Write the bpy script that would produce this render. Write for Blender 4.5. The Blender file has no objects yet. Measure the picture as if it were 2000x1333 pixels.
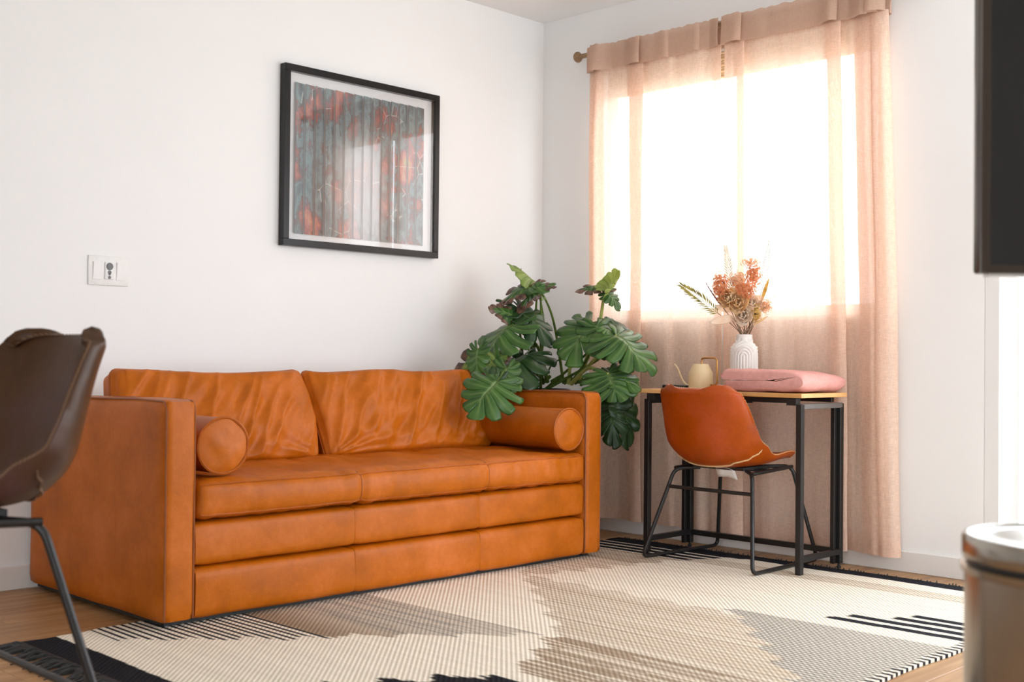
import bpy, bmesh, math, random
import numpy as np
from mathutils import Vector, Matrix, noise

random.seed(7)
rng = np.random.default_rng(7)
PI = math.pi
S = bpy.context.scene
COL = S.collection

# ------------------------------------------------------------------ camera
CAM = Vector((-4.7287, -4.4356, 0.8774))
YAW, PITCH, ROLL = math.radians(44.5548), math.radians(0.6815), math.radians(0.5527)
FPX, SHIFT = 2333.68, 5.85
FW = Vector((math.cos(PITCH)*math.cos(YAW), math.cos(PITCH)*math.sin(YAW), math.sin(PITCH)))
R0 = Vector((math.sin(YAW), -math.cos(YAW), 0))
U0 = R0.cross(FW)
RT = R0*math.cos(ROLL) + U0*math.sin(ROLL)
UP = U0*math.cos(ROLL) - R0*math.sin(ROLL)
cd = bpy.data.cameras.new('camera')
cam = bpy.data.objects.new('camera', cd)
COL.objects.link(cam)
M = Matrix((RT, UP, -FW)).transposed().to_4x4()
M.translation = CAM
cam.matrix_world = M
cd.sensor_width = 36.0
cd.lens = FPX/2000*36
cd.shift_y = SHIFT/2000
cd.clip_start = 0.05
cd.dof.use_dof = True
cd.dof.focus_distance = 5.0
cd.dof.aperture_fstop = 4.0
S.camera = cam


def ray(u, v):
    return FW + RT*((u-1000)/FPX) - UP*((v-666.5-SHIFT)/FPX)


def at(u, v, d):
    return CAM + ray(u, v)*d


def on(u, v, ax, val):
    r = ray(u, v)
    return CAM + r*((val-CAM[ax])/r[ax])


# ------------------------------------------------------------------ world, light, exposure
W = bpy.data.worlds.new('sky')
S.world = W
W.use_nodes = True
bg = W.node_tree.nodes['Background']
bg.inputs[0].default_value = (0.91, 0.985, 1.07, 1)
bg.inputs[1].default_value = 7.1
S.view_settings.view_transform = 'Standard'
S.view_settings.look = 'None'
S.view_settings.gamma = 1.0
S.view_settings.use_curve_mapping = False
S.view_settings.exposure = 0.0


def portal(loc, rot, sx, sy):
    l = bpy.data.lights.new('window_portal', 'AREA')
    l.shape = 'RECTANGLE'
    l.size, l.size_y = sx, sy
    l.cycles.is_portal = True
    o = bpy.data.objects.new('window_portal', l)
    o.location, o.rotation_euler = loc, rot
    COL.objects.link(o)


H = 2.70                                   # ceiling height
WIN = (-1.98, -0.42, 1.08, 2.40)           # window opening on the east wall: y0,y1,z0,z1
DOOR = (-4.30, -2.43, 0.0, 2.12)           # glazed patio door opening on the east wall
WWIN = (-6.8, -4.0, 0.2, 2.4)              # wide unseen window added for fill light, far west wall: y0,y1,z0,z1
PWIN = (-1.95, -0.15, 0.25, 2.4)           # unseen window added for fill light, near right wall: x0,x1,z0,z1
YP, XP = -4.72, -2.6                       # near right wall and where it turns the corner
XW, YS = -7.6, -7.0                        # far west wall, far south wall
portal((0.19, (WIN[0]+WIN[1])/2, (WIN[2]+WIN[3])/2), (0, PI/2, 0), WIN[3]-WIN[2], WIN[1]-WIN[0])
portal((0.22, (DOOR[0]+DOOR[1])/2, (DOOR[2]+DOOR[3])/2), (0, PI/2, 0), DOOR[3]-DOOR[2], DOOR[1]-DOOR[0])
portal(((PWIN[0]+PWIN[1])/2, YP-0.19, (PWIN[2]+PWIN[3])/2), (PI/2, 0, 0), PWIN[1]-PWIN[0], PWIN[3]-PWIN[2])
portal((XW-0.19, (WWIN[0]+WWIN[1])/2, (WWIN[2]+WWIN[3])/2), (0, -PI/2, 0), WWIN[3]-WWIN[2], WWIN[1]-WWIN[0])

# ------------------------------------------------------------------ materials


def srgb(r, g, b):
    def f(c):
        c /= 255
        return c/12.92 if c <= 0.04045 else ((c+0.055)/1.055)**2.4
    return (f(r), f(g), f(b), 1)


class NT:
    def __init__(s, name):
        s.m = bpy.data.materials.new(name)
        s.m.use_nodes = True
        s.t = s.m.node_tree
        s.n = s.t.nodes
        s.b = s.n['Principled BSDF']
        s.out = s.n['Material Output']

    def new(s, k, **kw):
        n = s.n.new(k)
        for a, v in kw.items():
            setattr(n, a, v)
        return n

    def link(s, a, b):
        s.t.links.new(a, b)

    def coord(s, kind='Object', scale=(1, 1, 1)):
        t = s.new('ShaderNodeTexCoord')
        mp = s.new('ShaderNodeMapping')
        mp.inputs['Scale'].default_value = scale
        s.link(t.outputs[kind], mp.inputs[0])
        return mp.outputs[0]

    def noise(s, vec, scale, detail=3, rough=0.55):
        n = s.new('ShaderNodeTexNoise')
        n.inputs['Scale'].default_value = scale
        n.inputs['Detail'].default_value = detail
        n.inputs['Roughness'].default_value = rough
        s.link(vec, n.inputs['Vector'])
        return n.outputs['Fac']

    def ramp(s, fac, stops):
        r = s.new('ShaderNodeValToRGB')
        e = r.color_ramp.elements
        while len(e) < len(stops):
            e.new(0.5)
        for el, (p, c) in zip(e, stops):
            el.position = p
            el.color = c
        s.link(fac, r.inputs[0])
        return r.outputs[0]

    def mix(s, fac, a, b, mode='MIX'):
        m = s.new('ShaderNodeMix', data_type='RGBA', blend_type=mode)
        for sock, v in ((m.inputs[0], fac), (m.inputs[6], a), (m.inputs[7], b)):
            if hasattr(v, 'links'):
                s.link(v, sock)
            else:
                sock.default_value = v
        return m.outputs[2]

    def math(s, op, a, b=0.5):
        m = s.new('ShaderNodeMath', operation=op)
        for sock, v in ((m.inputs[0], a), (m.inputs[1], b)):
            if hasattr(v, 'links'):
                s.link(v, sock)
            else:
                sock.default_value = v
        return m.outputs[0]

    def bump(s, h, strength=0.3, dist=0.01):
        b = s.new('ShaderNodeBump')
        b.inputs['Strength'].default_value = strength
        b.inputs['Distance'].default_value = dist
        s.link(h, b.inputs['Height'])
        s.link(b.outputs[0], s.b.inputs['Normal'])
        return b.outputs[0]

    def set(s, col=None, rough=None, metal=None, spec=None):
        if col is not None:
            if hasattr(col, 'links'):
                s.link(col, s.b.inputs['Base Color'])
            else:
                s.b.inputs['Base Color'].default_value = col
        if rough is not None:
            if hasattr(rough, 'links'):
                s.link(rough, s.b.inputs['Roughness'])
            else:
                s.b.inputs['Roughness'].default_value = rough
        if metal is not None:
            s.b.inputs['Metallic'].default_value = metal
        if spec is not None:
            s.b.inputs['Specular IOR Level'].default_value = spec
        return s


def simple(name, col, rough=0.5, metal=0.0, var=0.08, vscale=12, bump=0.0, bscale=200, spec=0.5):
    k = NT(name)
    v = k.coord()
    c2 = tuple(min(1, c*(1+var)) for c in col[:3])+(1,)
    c1 = tuple(c*(1-var) for c in col[:3])+(1,)
    k.set(k.ramp(k.noise(v, vscale), [(0.3, c1), (0.7, c2)]), rough, metal, spec)
    if bump:
        k.bump(k.noise(v, bscale, 2), bump, 0.002)
    return k.m


def leather(name, c, rough=0.42):
    k = NT(name)
    v = k.coord()
    dark = tuple(x*0.76 for x in c[:3])+(1,)
    lite = (min(1, c[0]*1.22), min(1, c[1]*1.32), min(1, c[2]*1.3+0.02), 1)
    a = k.ramp(k.noise(v, 5.5, 5, 0.62), [(0.28, dark), (0.5, c), (0.74, lite)])
    fine = k.ramp(k.noise(v, 60, 3), [(0.3, (0.90, 0.89, 0.88, 1)), (0.7, (1, 1, 1, 1))])
    k.set(k.mix(1.0, a, fine, 'MULTIPLY'), rough, 0, 0.24)
    vo = k.new('ShaderNodeTexVoronoi')
    vo.inputs['Scale'].default_value = 260
    k.link(v, vo.inputs['Vector'])
    h = k.math('ADD', k.math('MULTIPLY', vo.outputs['Distance'], 0.5), k.noise(v, 28, 4))
    k.bump(h, 0.16, 0.004)
    return k.m


def wood(name, c1, c2, c3, axis='X', rough=0.45, rand=0.0):
    k = NT(name)
    sc = (1.2, 22, 22) if axis == 'X' else (22, 1.2, 22)
    t = k.new('ShaderNodeTexCoord')
    mp = k.new('ShaderNodeMapping')
    mp.inputs['Scale'].default_value = sc
    if rand:
        oi = k.new('ShaderNodeObjectInfo')
        cb = k.new('ShaderNodeCombineXYZ')
        k.link(k.math('MULTIPLY', oi.outputs['Random'], 37.0), cb.inputs[0])
        k.link(k.math('MULTIPLY', oi.outputs['Random'], 91.0), cb.inputs[1])
        k.link(cb.outputs[0], mp.inputs['Location'])
    k.link(t.outputs['Object'], mp.inputs[0])
    g = k.noise(mp.outputs[0], 1.0, 6, 0.6)
    col = k.ramp(g, [(0.28, c1), (0.5, c2), (0.75, c3)])
    if rand:
        br = k.ramp(oi.outputs['Random'], [(0, (1-rand, 1-rand, 1-rand, 1)), (1, (1, 1, 1, 1))])
        col = k.mix(1.0, col, br, 'MULTIPLY')
    k.set(col, rough)
    k.bump(g, 0.06, 0.002)
    return k.m


def fabric_sheer(name, col, transp, trans, weave=650):
    """woven sheer: open weave (transparent) + cloth that passes and scatters light"""
    k = NT(name)
    v = k.coord()
    n1 = k.noise(k.coord(scale=(40, 40, 420)), 1.0, 2)
    n2 = k.noise(k.coord(scale=(420, 420, 30)), 1.0, 2)
    w = k.math('ADD', n1, n2)
    tf = k.new('ShaderNodeMapRange')
    tf.inputs['From Min'].default_value = 0.7
    tf.inputs['From Max'].default_value = 1.3
    tf.inputs['To Min'].default_value = max(0, transp-0.14)
    tf.inputs['To Max'].default_value = min(1, transp+0.14)
    k.link(w, tf.inputs['Value'])
    d = k.new('ShaderNodeBsdfDiffuse')
    tl = k.new('ShaderNodeBsdfTranslucent')
    tr = k.new('ShaderNodeBsdfTransparent')
    d.inputs[0].default_value = col
    tl.inputs[0].default_value = col
    m1 = k.new('ShaderNodeMixShader')
    m1.inputs[0].default_value = trans
    k.link(d.outputs[0], m1.inputs[1])
    k.link(tl.outputs[0], m1.inputs[2])
    m2 = k.new('ShaderNodeMixShader')
    k.link(tf.outputs[0], m2.inputs[0])
    k.link(m1.outputs[0], m2.inputs[1])
    k.link(tr.outputs[0], m2.inputs[2])
    k.link(m2.outputs[0], k.out.inputs[0])
    return k.m


def thin_glass(name, refl=1.0, tint=(1, 1, 1, 1)):
    k = NT(name)
    lw_ = k.new('ShaderNodeLayerWeight')
    lw_.inputs[0].default_value = 0.5
    fres = k.math('ADD', k.math('MULTIPLY', k.math('POWER', lw_.outputs['Facing'], 5.0), 0.92), 0.05)
    gl = k.new('ShaderNodeBsdfGlossy')
    gl.inputs['Roughness'].default_value = 0.02
    tr = k.new('ShaderNodeBsdfTransparent')
    tr.inputs[0].default_value = tint
    m = k.new('ShaderNodeMixShader')
    k.link(k.math('MINIMUM', k.math('MULTIPLY', fres, refl), 1.0), m.inputs[0])
    k.link(tr.outputs[0], m.inputs[1])
    k.link(gl.outputs[0], m.inputs[2])
    k.link(m.outputs[0], k.out.inputs[0])
    return k.m


def petal_mat(name, c, c2, trans=0.4, scale=30):
    k = NT(name)
    col = k.ramp(k.noise(k.coord(), scale, 3), [(0.3, c), (0.7, c2)])
    k.set(col, 0.7, 0, 0.2)
    tl = k.new('ShaderNodeBsdfTranslucent')
    k.link(col, tl.inputs[0])
    m = k.new('ShaderNodeMixShader')
    m.inputs[0].default_value = trans
    k.link(k.b.outputs[0], m.inputs[1])
    k.link(tl.outputs[0], m.inputs[2])
    k.link(m.outputs[0], k.out.inputs[0])
    return k.m


def leaf_mat(name, c1, c2, vein, trans=0.25):
    k = NT(name)
    at_ = k.new('ShaderNodeAttribute', attribute_name='leafdata')
    sep = k.new('ShaderNodeSeparateColor')
    k.link(at_.outputs['Color'], sep.inputs[0])
    col = k.ramp(k.noise(k.coord(), 9, 3), [(0.3, c1), (0.7, c2)])
    col = k.mix(k.math('MULTIPLY', sep.outputs[1], 0.55), col, vein)
    dryc = k.ramp(k.noise(k.coord(), 40, 4), [(0.35, srgb(70, 45, 38)), (0.65, srgb(138, 104, 84))])
    dm = k.math('MULTIPLY', sep.outputs[0], k.math('ADD', k.noise(k.coord(), 22, 3), 0.62))
    st = k.new('ShaderNodeMapRange')
    st.inputs['From Min'].default_value = 0.42
    st.inputs['From Max'].default_value = 0.55
    k.link(dm, st.inputs['Value'])
    col = k.mix(st.outputs[0], col, dryc)
    k.set(col, 0.30, 0, 0.5)
    k.bump(sep.outputs[1], 0.25, 0.004)
    tl = k.new('ShaderNodeBsdfTranslucent')
    k.link(col, tl.inputs[0])
    m = k.new('ShaderNodeMixShader')
    m.inputs[0].default_value = trans
    k.link(k.b.outputs[0], m.inputs[1])
    k.link(tl.outputs[0], m.inputs[2])
    k.link(m.outputs[0], k.out.inputs[0])
    return k.m


def plaster(name, c):
    k = NT(name)
    v = k.coord()
    k.set(k.ramp(k.noise(v, 3, 3), [(0.3, tuple(x*0.985 for x in c[:3])+(1,)), (0.7, c)]), 0.75, 0, 0.25)
    k.bump(k.noise(v, 90, 3), 0.10, 0.003)
    return k.m


MAT = dict(
    wall=plaster('wall_paint', (0.88, 0.87, 0.85, 1)),
    ceil=plaster('ceiling_paint', (0.90, 0.895, 0.88, 1)),
    trim=simple('white_trim', (0.80, 0.775, 0.735, 1), 0.4, var=0.01),
    plank=wood('oak_plank', srgb(140, 98, 58), srgb(176, 132, 86), srgb(202, 162, 116), 'X', 0.42, 0.18),
    leather=leather('tan_leather', srgb(186, 96, 4), 0.44),
    seam=simple('leather_seam', srgb(142, 74, 22), 0.5),
    pipe=leather('piping_leather', srgb(170, 86, 16), 0.42),
    chair=leather('chair_leather', srgb(166, 70, 0), 0.40),
    stool=leather('brown_leather', srgb(76, 50, 30), 0.36),
    stitch=simple('cream_thread', srgb(225, 190, 140), 0.8),
    stitch2=simple('tan_thread', srgb(120, 90, 66), 0.8),
    black=simple('black_metal', (0.018, 0.017, 0.016, 1), 0.38, 0.3, var=0.1),
    grey=simple('grey_metal', (0.22, 0.21, 0.20, 1), 0.4, 0.6),
    blackplastic=simple('black_plastic', (0.012, 0.012, 0.012, 1), 0.5),
    desk=wood('desk_oak', srgb(186, 128, 66), srgb(212, 158, 94), srgb(226, 178, 120), 'Y', 0.4),
    edge=simple('desk_edge', srgb(226, 176, 116), 0.5),
    frameblack=simple('frame_black', (0.008, 0.0075, 0.0075, 1), 0.30, spec=0.35),
    mat=simple('mount_board', (0.86, 0.855, 0.845, 1), 0.8, var=0.005),
    plate=simple('switch_plastic', (0.82, 0.80, 0.77, 1), 0.35, var=0.005),
    dial=simple('dial_grey', (0.16, 0.16, 0.16, 1), 0.5),
    rodwood=simple('rod_wood', srgb(150, 118, 84), 0.5, var=0.2, vscale=60),
    ceramic=simple('white_ceramic', (0.80, 0.76, 0.71, 1), 0.55, var=0.01, bump=0.05),
    canbody=simple('cream_enamel', srgb(224, 200, 156), 0.4, var=0.015),
    brass=simple('brass', srgb(186, 136, 78), 0.3, 0.85),
    pink=simple('pink_wool', srgb(222, 162, 152), 0.95, var=0.06, vscale=60, bump=0.5, bscale=260, spec=0.1),
    steel=simple('brushed_steel', (0.46, 0.43, 0.375, 1), 0.24, 1.0, var=0.04),
    tvglass=simple('screen_glass', (0.006, 0.006, 0.006, 1), 0.06, var=0.0),
    tvbezel=simple('tv_bezel', (0.045, 0.032, 0.022, 1), 0.25, 0.4),
    silver=simple('silver_trim', (0.70, 0.69, 0.66, 1), 0.3, 0.6),
    soil=simple('soil', srgb(52, 40, 32), 0.95, var=0.4, vscale=60, bump=0.8, bscale=80),
    pot=simple('pot_clay', srgb(58, 54, 52), 0.6),
    stem=petal_mat('petiole', srgb(70, 96, 40), srgb(104, 128, 56), 0.1),
    stempale=petal_mat('petiole_pale', srgb(170, 180, 96), srgb(196, 204, 120), 0.2),
    stake=simple('bamboo_stake', srgb(176, 168, 120), 0.7),
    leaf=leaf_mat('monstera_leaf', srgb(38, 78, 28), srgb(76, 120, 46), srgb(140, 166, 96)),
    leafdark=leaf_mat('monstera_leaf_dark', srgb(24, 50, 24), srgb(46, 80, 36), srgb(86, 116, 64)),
    leafpale=leaf_mat('monstera_leaf_pale', srgb(104, 136, 58), srgb(150, 172, 84), srgb(190, 204, 120), 0.4),
    leafnew=leaf_mat('monstera_leaf_new', srgb(168, 190, 98), srgb(200, 212, 130), srgb(222, 226, 160), 0.4),
    peach=petal_mat('peach_floret', srgb(220, 146, 98), srgb(244, 190, 146), 0.5),
    peachlight=petal_mat('peach_floret_light', srgb(238, 192, 150), srgb(250, 224, 194), 0.5),
    cream=petal_mat('cream_petal', srgb(244, 214, 164), srgb(252, 236, 206), 0.55),
    white=petal_mat('white_petal', srgb(248, 230, 210), srgb(254, 246, 234), 0.55),
    yellow=petal_mat('yellow_petal', srgb(214, 176, 84), srgb(240, 212, 136), 0.35),
    frond=petal_mat('frond_leaf', srgb(120, 116, 66), srgb(184, 168, 88), 0.12),
    frondpale=petal_mat('frond_pale', srgb(176, 170, 140), srgb(208, 202, 176), 0.15),
    twig=simple('dry_twig', srgb(104, 84, 60), 0.8),
    mauve=petal_mat('mauve_spike', srgb(120, 78, 78), srgb(160, 112, 104), 0.2),
    sheer=fabric_sheer('sheer_linen', srgb(247, 219, 198), 0.24, 0.36),
    header=fabric_sheer('header_linen', srgb(216, 184, 162), 0.03, 0.30),
    glass=thin_glass('window_glass', 0.6),
    picglass=thin_glass('picture_glass', 1.6),
    blind=simple('woven_reed', srgb(214, 190, 154), 0.8, var=0.15, vscale=80),
    vinyl=simple('white_vinyl', (0.82, 0.81, 0.79, 1), 0.35, var=0.005),
    patio=simple('patio_concrete', (0.62, 0.60, 0.56, 1), 0.9),
    paper=simple('white_label', (0.85, 0.85, 0.83, 1), 0.6, var=0.0),
)

# ------------------------------------------------------------------ geometry helpers


def tag(o, label=None, cat=None, group=None, kind=None):
    if label:
        o['label'] = label
    if cat:
        o['category'] = cat
    if group:
        o['group'] = group
    if kind:
        o['kind'] = kind
    return o


def thing(name, loc, label, cat, group=None, rotz=0.0):
    o = bpy.data.objects.new(name, None)
    o.empty_display_size = 0.1
    COL.objects.link(o)
    o.location = loc
    o.rotation_euler = (0, 0, rotz)
    return tag(o, label, cat, group)


def obj(name, vf, mat, parent=None, off=None, smooth=True, angle=40):
    """one mesh object; off = world origin to subtract so that vertices become local to the parent"""
    v, f = vf[0], vf[1]
    if off is not None:
        ox, oy, oz = off
        v = [(a-ox, b-oy, c-oz) for a, b, c in v]
    me = bpy.data.meshes.new(name)
    me.from_pydata([tuple(p) for p in v], [], [tuple(q) for q in f])
    me.validate()
    if smooth:
        me.polygons.foreach_set('use_smooth', [True]*len(me.polygons))
        me.set_sharp_from_angle(angle=math.radians(angle))
    o = bpy.data.objects.new(name, me)
    COL.objects.link(o)
    if mat is not None:
        me.materials.append(MAT[mat] if isinstance(mat, str) else mat)
    if parent is not None:
        o.parent = parent
    return o


def join(*vfs):
    V, F = [], []
    for v, f in vfs:
        n = len(V)
        V += [tuple(p) for p in v]
        F += [tuple(i+n for i in q) for q in f]
    return V, F


def xf(vf, m):
    return [tuple(m @ Vector(p)) for p in vf[0]], vf[1]


def box(x0, x1, y0, y1, z0, z1, bev=0.0, seg=2):
    bm = bmesh.new()
    bmesh.ops.create_cube(bm, size=1)
    for v in bm.verts:
        v.co = Vector(((x0+x1)/2+v.co.x*(x1-x0), (y0+y1)/2+v.co.y*(y1-y0), (z0+z1)/2+v.co.z*(z1-z0)))
    if bev:
        bmesh.ops.bevel(bm, geom=bm.edges[:], offset=bev, segments=seg, affect='EDGES', profile=0.5)
    bm.verts.index_update()
    r = ([tuple(v.co) for v in bm.verts], [tuple(v.index for v in f.verts) for f in bm.faces])
    bm.free()
    return r


def round_path(pts, r, n=6):
    P = [Vector(p) for p in pts]
    out = [P[0]]
    for a, b, c in zip(P, P[1:], P[2:]):
        d1, d2 = (a-b), (c-b)
        rr = min(r, d1.length*0.45, d2.length*0.45)
        s, e = b+d1.normalized()*rr, b+d2.normalized()*rr
        for i in range(n+1):
            t = i/n
            out.append(s*(1-t)**2+b*2*t*(1-t)+e*t*t)
    out.append(P[-1])
    return out


def catmull(pts, n=8):
    P = [Vector(p) for p in pts]
    P = [P[0]*2-P[1]]+P+[P[-1]*2-P[-2]]
    out = []
    for i in range(1, len(P)-2):
        a, b, c, d = P[i-1:i+3]
        for j in range(n):
            t = j/n
            out.append(0.5*((2*b)+(c-a)*t+(2*a-5*b+4*c-d)*t*t+(3*b-a-3*c+d)*t**3))
    out.append(P[-2])
    return out


def tube(pts, r, seg=8, closed=False, cap=True, sx=1.0):
    P = [Vector(p) for p in pts]
    n = len(P)
    rad = r if isinstance(r, (list, tuple)) else [r]*n
    V, F = [], []
    prev = None
    for i in range(n):
        if closed:
            t = (P[(i+1) % n]-P[i-1]).normalized()
        else:
            t = (P[min(i+1, n-1)]-P[max(i-1, 0)]).normalized()
        if prev is None:
            up = Vector((0, 0, 1)) if abs(t.z) < 0.9 else Vector((1, 0, 0))
            nx = t.cross(up).normalized()
        else:
            nx = (prev-t*prev.dot(t)).normalized()
        prev = nx
        ny = t.cross(nx)
        for k in range(seg):
            a = 2*PI*k/seg
            V.append(tuple(P[i]+nx*math.cos(a)*rad[i]*sx+ny*math.sin(a)*rad[i]))
    m = n if closed else n-1
    for i in range(m):
        for k in range(seg):
            a, b = i*seg+k, i*seg+(k+1) % seg
            c, d = ((i+1) % n)*seg+(k+1) % seg, ((i+1) % n)*seg+k
            F.append((a, b, c, d))
    if cap and not closed:
        F.append(tuple(range(seg-1, -1, -1)))
        F.append(tuple((n-1)*seg+k for k in range(seg)))
    return V, F


def sqbar(a, b, w, h=None, up=(0, 0, 1), bev=0.0):
    """square bar from a to b"""
    h = h or w
    a, b = Vector(a), Vector(b)
    t = (b-a).normalized()
    u = Vector(up)
    if abs(t.dot(u)) > 0.95:
        u = Vector((1, 0, 0))
    s = t.cross(u).normalized()
    u = s.cross(t)
    v, f = box(-w/2, w/2, -h/2, h/2, 0, (b-a).length, bev or min(w, h)*0.08, 1)
    m = Matrix((s, u, t)).transposed().to_4x4()
    m.translation = a
    # keep a right-handed frame so faces point outwards
    if m.to_3x3().determinant() < 0:
        f = [q[::-1] for q in f]
    return xf((v, f), m)


def lathe(prof, seg=40, c=(0, 0, 0), rfun=None):
    V, F = [], []
    n = len(prof)
    for i, (r, z) in enumerate(prof):
        for k in range(seg):
            a = 2*PI*k/seg
            rr = r+(rfun(a, z, r) if rfun else 0)
            V.append((c[0]+rr*math.cos(a), c[1]+rr*math.sin(a), c[2]+z))
    for i in range(n-1):
        for k in range(seg):
            F.append((i*seg+k, i*seg+(k+1) % seg, (i+1)*seg+(k+1) % seg, (i+1)*seg+k))
    if prof[0][0] > 1e-5:
        F.append(tuple(range(seg-1, -1, -1)))
    if prof[-1][0] > 1e-5:
        F.append(tuple((n-1)*seg+k for k in range(seg)))
    return V, F


def surf(fn, nu, nv):
    V = [tuple(fn(i/nu, j/nv)) for i in range(nu+1) for j in range(nv+1)]
    F = [(i*(nv+1)+j, (i+1)*(nv+1)+j, (i+1)*(nv+1)+j+1, i*(nv+1)+j+1) for i in range(nu) for j in range(nv)]
    return V, F


def soft_box(sx, sy, sz, r, nx, ny, nz, fn=None):
    """box of half sizes sx,sy,sz with rounded edges; fn(p,n,uvw)->p moves each vertex"""
    V, F, idx = [], [], {}

    def vid(i, j, k):
        if (i, j, k) not in idx:
            u, v, w = 2*i/nx-1, 2*j/ny-1, 2*k/nz-1
            p = Vector((u*sx, v*sy, w*sz))
            q = Vector((max(-sx+r, min(sx-r, p.x)), max(-sy+r, min(sy-r, p.y)), max(-sz+r, min(sz-r, p.z))))
            d = p-q
            n = d.normalized() if d.length > 1e-9 else Vector((0, 0, 1))
            p = q+n*r
            if fn:
                p = fn(p, n, (u, v, w))
            idx[(i, j, k)] = len(V)
            V.append(tuple(p))
        return idx[(i, j, k)]
    for i in range(nx):
        for j in range(ny):
            F.append((vid(i, j, nz), vid(i+1, j, nz), vid(i+1, j+1, nz), vid(i, j+1, nz)))
            F.append((vid(i, j, 0), vid(i, j+1, 0), vid(i+1, j+1, 0), vid(i+1, j, 0)))
    for i in range(nx):
        for k in range(nz):
            F.append((vid(i, 0, k), vid(i+1, 0, k), vid(i+1, 0, k+1), vid(i, 0, k+1)))
            F.append((vid(i, ny, k), vid(i, ny, k+1), vid(i+1, ny, k+1), vid(i+1, ny, k)))
    for j in range(ny):
        for k in range(nz):
            F.append((vid(0, j, k), vid(0, j, k+1), vid(0, j+1, k+1), vid(0, j+1, k)))
            F.append((vid(nx, j, k), vid(nx, j+1, k), vid(nx, j+1, k+1), vid(nx, j, k+1)))
    return V, F


def nz3(x, y, z):
    return noise.noise(Vector((x, y, z)))


def sstep(a, b, x):
    t = max(0, min(1, (x-a)/(b-a)))
    return t*t*(3-2*t)


# ------------------------------------------------------------------ the room
def struct(name, vf, mat, parent=None, smooth=False):
    o = obj(name, vf, mat, parent, smooth=smooth)
    if parent is None:
        o['kind'] = 'structure'
    return o


floor = struct('floor', join(box(XW, 0.0, YP, 0.0, -0.12, -0.014), box(XW, XP, YS, YP, -0.12, -0.014)), 'plank')
plank_mesh = {}


def plank(x0, x1, y0, y1):
    key = (round(x1-x0, 3), round(y1-y0, 3))
    if key not in plank_mesh:
        o = obj('floor_plank', box(-key[0]/2+0.0006, key[0]/2-0.0006, -key[1]/2+0.0006, key[1]/2-0.0006, -0.014, 0.0, 0.0012, 1), 'plank', floor, smooth=False)
        plank_mesh[key] = o.data
    else:
        o = bpy.data.objects.new('floor_plank', plank_mesh[key])
        COL.objects.link(o)
        o.parent = floor
    o.location = ((x0+x1)/2, (y0+y1)/2, 0)


PW, PL = 0.184, 1.5
row = 0
y = 0.0
OFFS = [0.35, 1.05, 0.1, 0.75, 1.3, 0.5]
while y > YS+0.01:
    y0 = max(YS, y-PW) if y < YP+0.001 else max(YP, y-PW)
    x = 0.0 if y > YP+0.001 else XP
    nxt = x-OFFS[row % 6]
    while x > XW+0.01:
        x0 = max(XW, nxt)
        plank(x0, x, y0, y)
        x = x0
        nxt = x0-PL
    y = y0
    row += 1

T = 0.16


def wall_with_openings(axis, pos, thick, a0, a1, z1, holes):
    """wall in the plane axis=pos, thick outwards, from a0 to a1 along the other axis"""
    parts = []

    def bx(p, q, za, zb):
        lo, hi = min(pos, pos+thick), max(pos, pos+thick)
        if axis == 'x':
            parts.append(box(lo, hi, p, q, za, zb))
        else:
            parts.append(box(p, q, lo, hi, za, zb))
    cur = a0
    for h0, h1, zb, zt in sorted(holes):
        bx(cur, h0, 0, z1)
        if zb > 0:
            bx(h0, h1, 0, zb)
        bx(h0, h1, zt, z1)
        cur = h1
    bx(cur, a1, 0, z1)
    return join(*parts)


struct('wall_back', box(XW-T, T, 0, T, -0.1, H+0.1), 'wall')
struct('wall_right', wall_with_openings('x', 0, T, YP-T, 0, H, [WIN, DOOR]), 'wall')
struct('wall_front', box(XW, XP, YS-T, YS, 0, H), 'wall')
struct('wall_left', wall_with_openings('x', XW, -T, YS-T, 0, H, [WWIN]), 'wall')
struct('wall_near_right', wall_with_openings('y', YP, -T, XP, 0, H, [PWIN]), 'wall')
struct('wall_return', box(XP, XP+T, YS-T, YP-T, 0, H), 'wall')
struct('ceiling', join(box(XW-T, T, YP-T, T, H, H+0.12), box(XW-T, XP+T, YS-T, YP-T, H, H+0.12)), 'ceil')
struct('patio_ground', box(0.17, 9, -12, 6, -0.2, -0.06), 'patio')
BH, BT = 0.088, 0.014
struct('baseboard_back', box(XW, 0, -BT, 0, 0, BH, 0.003, 1), 'trim')
struct('baseboard_right', join(box(-BT, 0, DOOR[1]-0.0, -BT, 0, BH, 0.003, 1)), 'trim')

# window in the east wall
wy0, wy1, wz0, wz1 = WIN
win = struct('window_1', join(
    box(0.07, 0.14, wy0, wy0+0.05, wz0, wz1), box(0.07, 0.14, wy1-0.05, wy1, wz0, wz1),
    box(0.07, 0.14, wy0+0.05, wy1-0.05, wz0, wz0+0.05), box(0.07, 0.14, wy0+0.05, wy1-0.05, wz1-0.05, wz1)), 'vinyl')
ym = (wy0+wy1)/2
obj('window_sill', box(-0.02, 0.08, wy0-0.03, wy1+0.03, wz0-0.02, wz0+0.004, 0.004, 1), 'trim', win, smooth=False)
for a, b in ((wy0+0.05, wy1-0.05),):
    obj('window_pane', box(0.10, 0.106, a, b, wz0+0.05, wz1-0.05), 'glass', win, smooth=False)
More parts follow.
